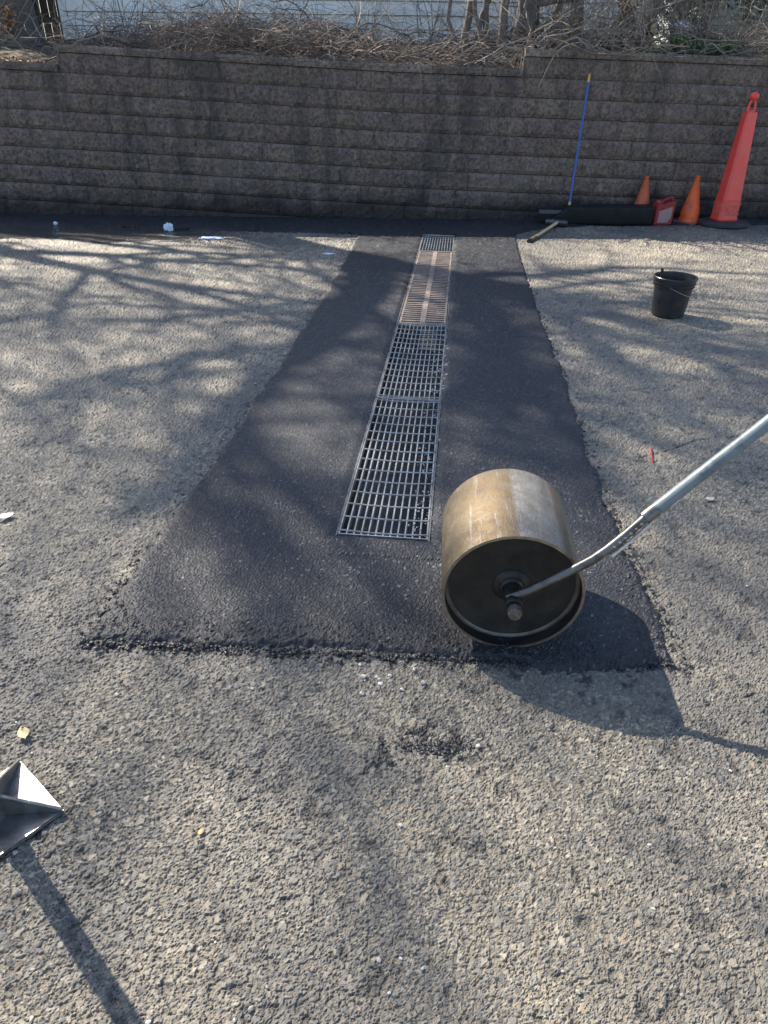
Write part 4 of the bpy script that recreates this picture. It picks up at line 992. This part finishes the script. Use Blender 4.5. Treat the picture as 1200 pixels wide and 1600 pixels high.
m.build('bristles', mottled('dark_bristle', (.012, .012, .013), (.03, .03, .032), 40, .7), br)

# ------------------------------------------------------------------ sledge hammer on the ground
hmr = empty('sledge_hammer', (2.13, 9.33, .01), label='short sledge hammer with pale wooden handle lying before the broom head', cat='hammer')
ha = Vector((2.13, 9.33, .05)); hb = Vector((1.60, 8.28, .022)); hd = (hb - ha); o0 = Vector((2.13, 9.33, .01))
def seg(f0, f1, r0_, r1_, name, mat, n=5):
    m = MB(); m.tube([ha + hd*(f0 + (f1-f0)*i/n) - o0 for i in range(n+1)], [r0_ + (r1_-r0_)*i/n for i in range(n+1)], 12, flat=.8); return m.build(name, mat, hmr, smooth=True)
seg(0, .78, .024, .021, 'handle', mottled('pale_ash_wood', (.70, .54, .30), (.55, .41, .22), 10, .6, stretch=(1, .2, 1)))
seg(.78, .95, .022, .023, 'grip_wrap', mottled('dark_grip', (.05, .042, .035), (.28, .2, .1), 8, .6), 6)
seg(.95, 1.0, .026, .027, 'handle_end', dark_steel, 2)
px_ = Vector((hd.y, -hd.x, 0)).normalized(); m = MB()
m.tube([ha - o0 - px_*.14 + Vector((0, .02, .0)), ha - o0 - px_*.12 + Vector((0, .02, .0)), ha - o0 + px_*.12 + Vector((0, .02, .0)), ha - o0 + px_*.14 + Vector((0, .02, .0))], [.030, .038, .038, .030], 8); m.build('head', mottled('grey_hammer_steel', (.13, .13, .135), (.08, .08, .082), 14, .45, .7), hmr)

# ------------------------------------------------------------------ loose stones, crumbs and litter
def gravel(name, pts, mat, lb, seed, smin, smax, cols=None):
    r = np.random.default_rng(seed); m = MB()
    base = [(1, 0, 0), (-1, 0, 0), (0, 1, 0), (0, -1, 0), (0, 0, 1), (0, 0, -1)]
    base = base + [(a*.62, b*.62, c*.62) for a in (-1, 1) for b in (-1, 1) for c in (-1, 1)]
    bm = bmesh.new()
    for b in base: bm.verts.new(b)
    bmesh.ops.convex_hull(bm, input=bm.verts); bm.verts.index_update()
    bf = [tuple(v.index for v in f.verts) for f in bm.faces]; bv = np.array([tuple(v.co) for v in bm.verts]); bm.free()
    for (x, y, z) in pts:
        s = r.uniform(smin, smax) * np.array([1, r.uniform(.6, 1), r.uniform(.4, .8)]); v = bv * (1 + r.uniform(-.28, .28, (len(bv), 1)))*s
        a = r.uniform(0, 6.28); c, sn = math.cos(a), math.sin(a); v = np.stack([v[:, 0]*c - v[:, 1]*sn + x, v[:, 0]*sn + v[:, 1]*c + y, v[:, 2] + z + s[2]*.5], 1)
        g = float(r.random()); m.add(v.tolist(), bf, (g, g, g))
    o = m.build(name, mat); tag(o, lb, 'gravel', kind='stuff'); return o
def tint_mat(name, rough, *st):
    q = N(name); r = q.n('SeparateColor', {0: q.attr('tint').outputs[0]}).outputs[0]; return q.fin(q.ramp(r, *st), rough)
crumb = tint_mat('asphalt_crumbs', .5, (0, (.012, .012, .015)), (1, (.035, .034, .04)))
peb = tint_mat('pale_pebbles', .8, (0, (.16, .15, .14)), (.5, (.30, .28, .25)), (.85, (.45, .42, .38)), (1, (.6, .58, .55)))
r = np.random.default_rng(12); pts = []
for a, b, n, sp in (((-.965, 1.655), (.3, 1.60), 620, .013), ((.3, 1.60), (.93, 1.585), 380, .013), ((.95, 1.6), (.97, 2.6), 110, .014), ((-.97, 1.67), (-.93, 2.1), 50, .015), ((.97, 2.6), (1.22, 5.6), 70, .02)):
    for k in range(n):
        t = r.random(); x = a[0] + (b[0]-a[0])*t; y = a[1] + (b[1]-a[1])*t
        ox, oy = r.normal(0, sp, 2); pts.append((x+ox, y+oy, .004 if (abs(ox)+abs(oy)) > sp else .010))
gravel('asphalt_crumbs', pts, crumb, 'loose black asphalt crumbs along the raised edge of the fresh patch', 1, .003, .0085)
pts = [(r.normal(.10, .045), r.normal(1.272, .013), .004) for _ in range(150)] + [(r.normal(.17, .05), r.normal(1.262, .012), .004) for _ in range(120)] + [(r.normal(.02, .02), r.normal(1.215, .01), .004) for _ in range(40)]
gravel('spilled_crumbs', pts, crumb, 'small spill of black asphalt crumbs on the old asphalt below the roller', 2, .002, .0065)
pts = []
for k in range(650):
    y = .4 + 5*r.random()**1.6; x = r.uniform(-.7, .7)*(y+1.6); u, v = drain_uv(x, y)
    if poly_sd(np.array([x]), np.array([y]), PATCH)[0] > -.01: continue
    pts.append((x, y, .004))
gravel('loose_pebbles', pts, peb, 'scattered loose pale pebbles on the weathered asphalt', 3, .0018, .0065)
pts = [(0.02+.04*0+ r.normal(-.02, .05), r.normal(1.53, .03), .005) for _ in range(5)] + [(r.normal(.0, .1), r.normal(1.50, .05), .005) for _ in range(6)]
gravel('white_chips', pts, tint_mat('white_chips', .8, (0, (.34, .33, .31)), (1, (.5, .49, .46))), 'white stone chips just below the front edge of the patch', 4, .004, .010)
pts = [tuple(MD @ Vector((hw + rr_, v_, ZT-.004))) for rr_, v_ in zip(r.uniform(-.085, .055, 3000), r.uniform(.0, 4.6, 3000)) if r.random() < (.9 if rr_ > -.02 else .45)]
gravel('drain_crumbs', pts, tint_mat('grey_crumbs', .8, (0, (.03, .03, .034)), (.6, (.10, .10, .10)), (1, (.45, .44, .42))), 'grey crumbs caught along the right edge of the near drain grates', 5, .002, .006)

m = MB(); m.tube([(0, 0, 0), (-.022, -.08, .0), (-.041, -.157, .002)], .0032, 10); o = m.build('red_straw', mottled('red_plastic', (.55, .04, .05), (.45, .03, .04), 30, .35), smooth=True); o.location = (1.325, 3.10, .010); tag(o, 'thin red straw lying on the old asphalt right of the patch', 'straw')
def leaf(loc, s, rz, lb, mat, seed):
    r = random.Random(seed); m = MB(); n = 6; vs = []; 
    for i in range(n+1):
        f = i/n; wd = s*.32*math.sin(math.pi*min(f*.95+.04, 1)); z = .25*s*(f-.5)**2 + .004
        vs += [(s*(f-.5), -wd, z + .12*s), (s*(f-.5), 0, z), (s*(f-.5), wd, z + .10*s + r.uniform(0, .04)*s), ]
    m.add(vs, [(3*i+a, 3*i+a+1, 3*i+a+4, 3*i+a+3) for i in range(n) for a in (0, 1)])
    o = m.build('dry_leaf', mat, smooth='all'); o.location = loc; o.rotation_euler = (0, 0, rz)
    sm = o.modifiers.new('thick', 'SOLIDIFY'); sm.thickness = .0006; tag(o, lb, 'leaf'); return o
leaf((-1.55, 2.385, .006), .07, .5, 'pale whitish leaf flat on the asphalt at the left edge beside the patch', mottled('pale_leaf', (.62, .60, .58), (.5, .48, .45), 30, .7), 1)
leaf((-.985, 1.285, .006), .05, 2.2, 'small curled yellowish leaf just behind the hand tamper', mottled('yellow_leaf', (.5, .42, .24), (.4, .32, .18), 30, .7), 2)
leaf((-.43, 1.0, .006), .02, 1.2, 'tiny orange leaf scrap on the asphalt right of the hand tamper', mottled('orange_leaf', (.5, .28, .14), (.4, .22, .1), 30, .7), 3)
leaf((1.423, 2.601, .006), .05, .2, 'pale curled leaf on the asphalt under the roller handle', mottled('grey_leaf', (.5, .46, .42), (.4, .36, .32), 30, .7), 4)
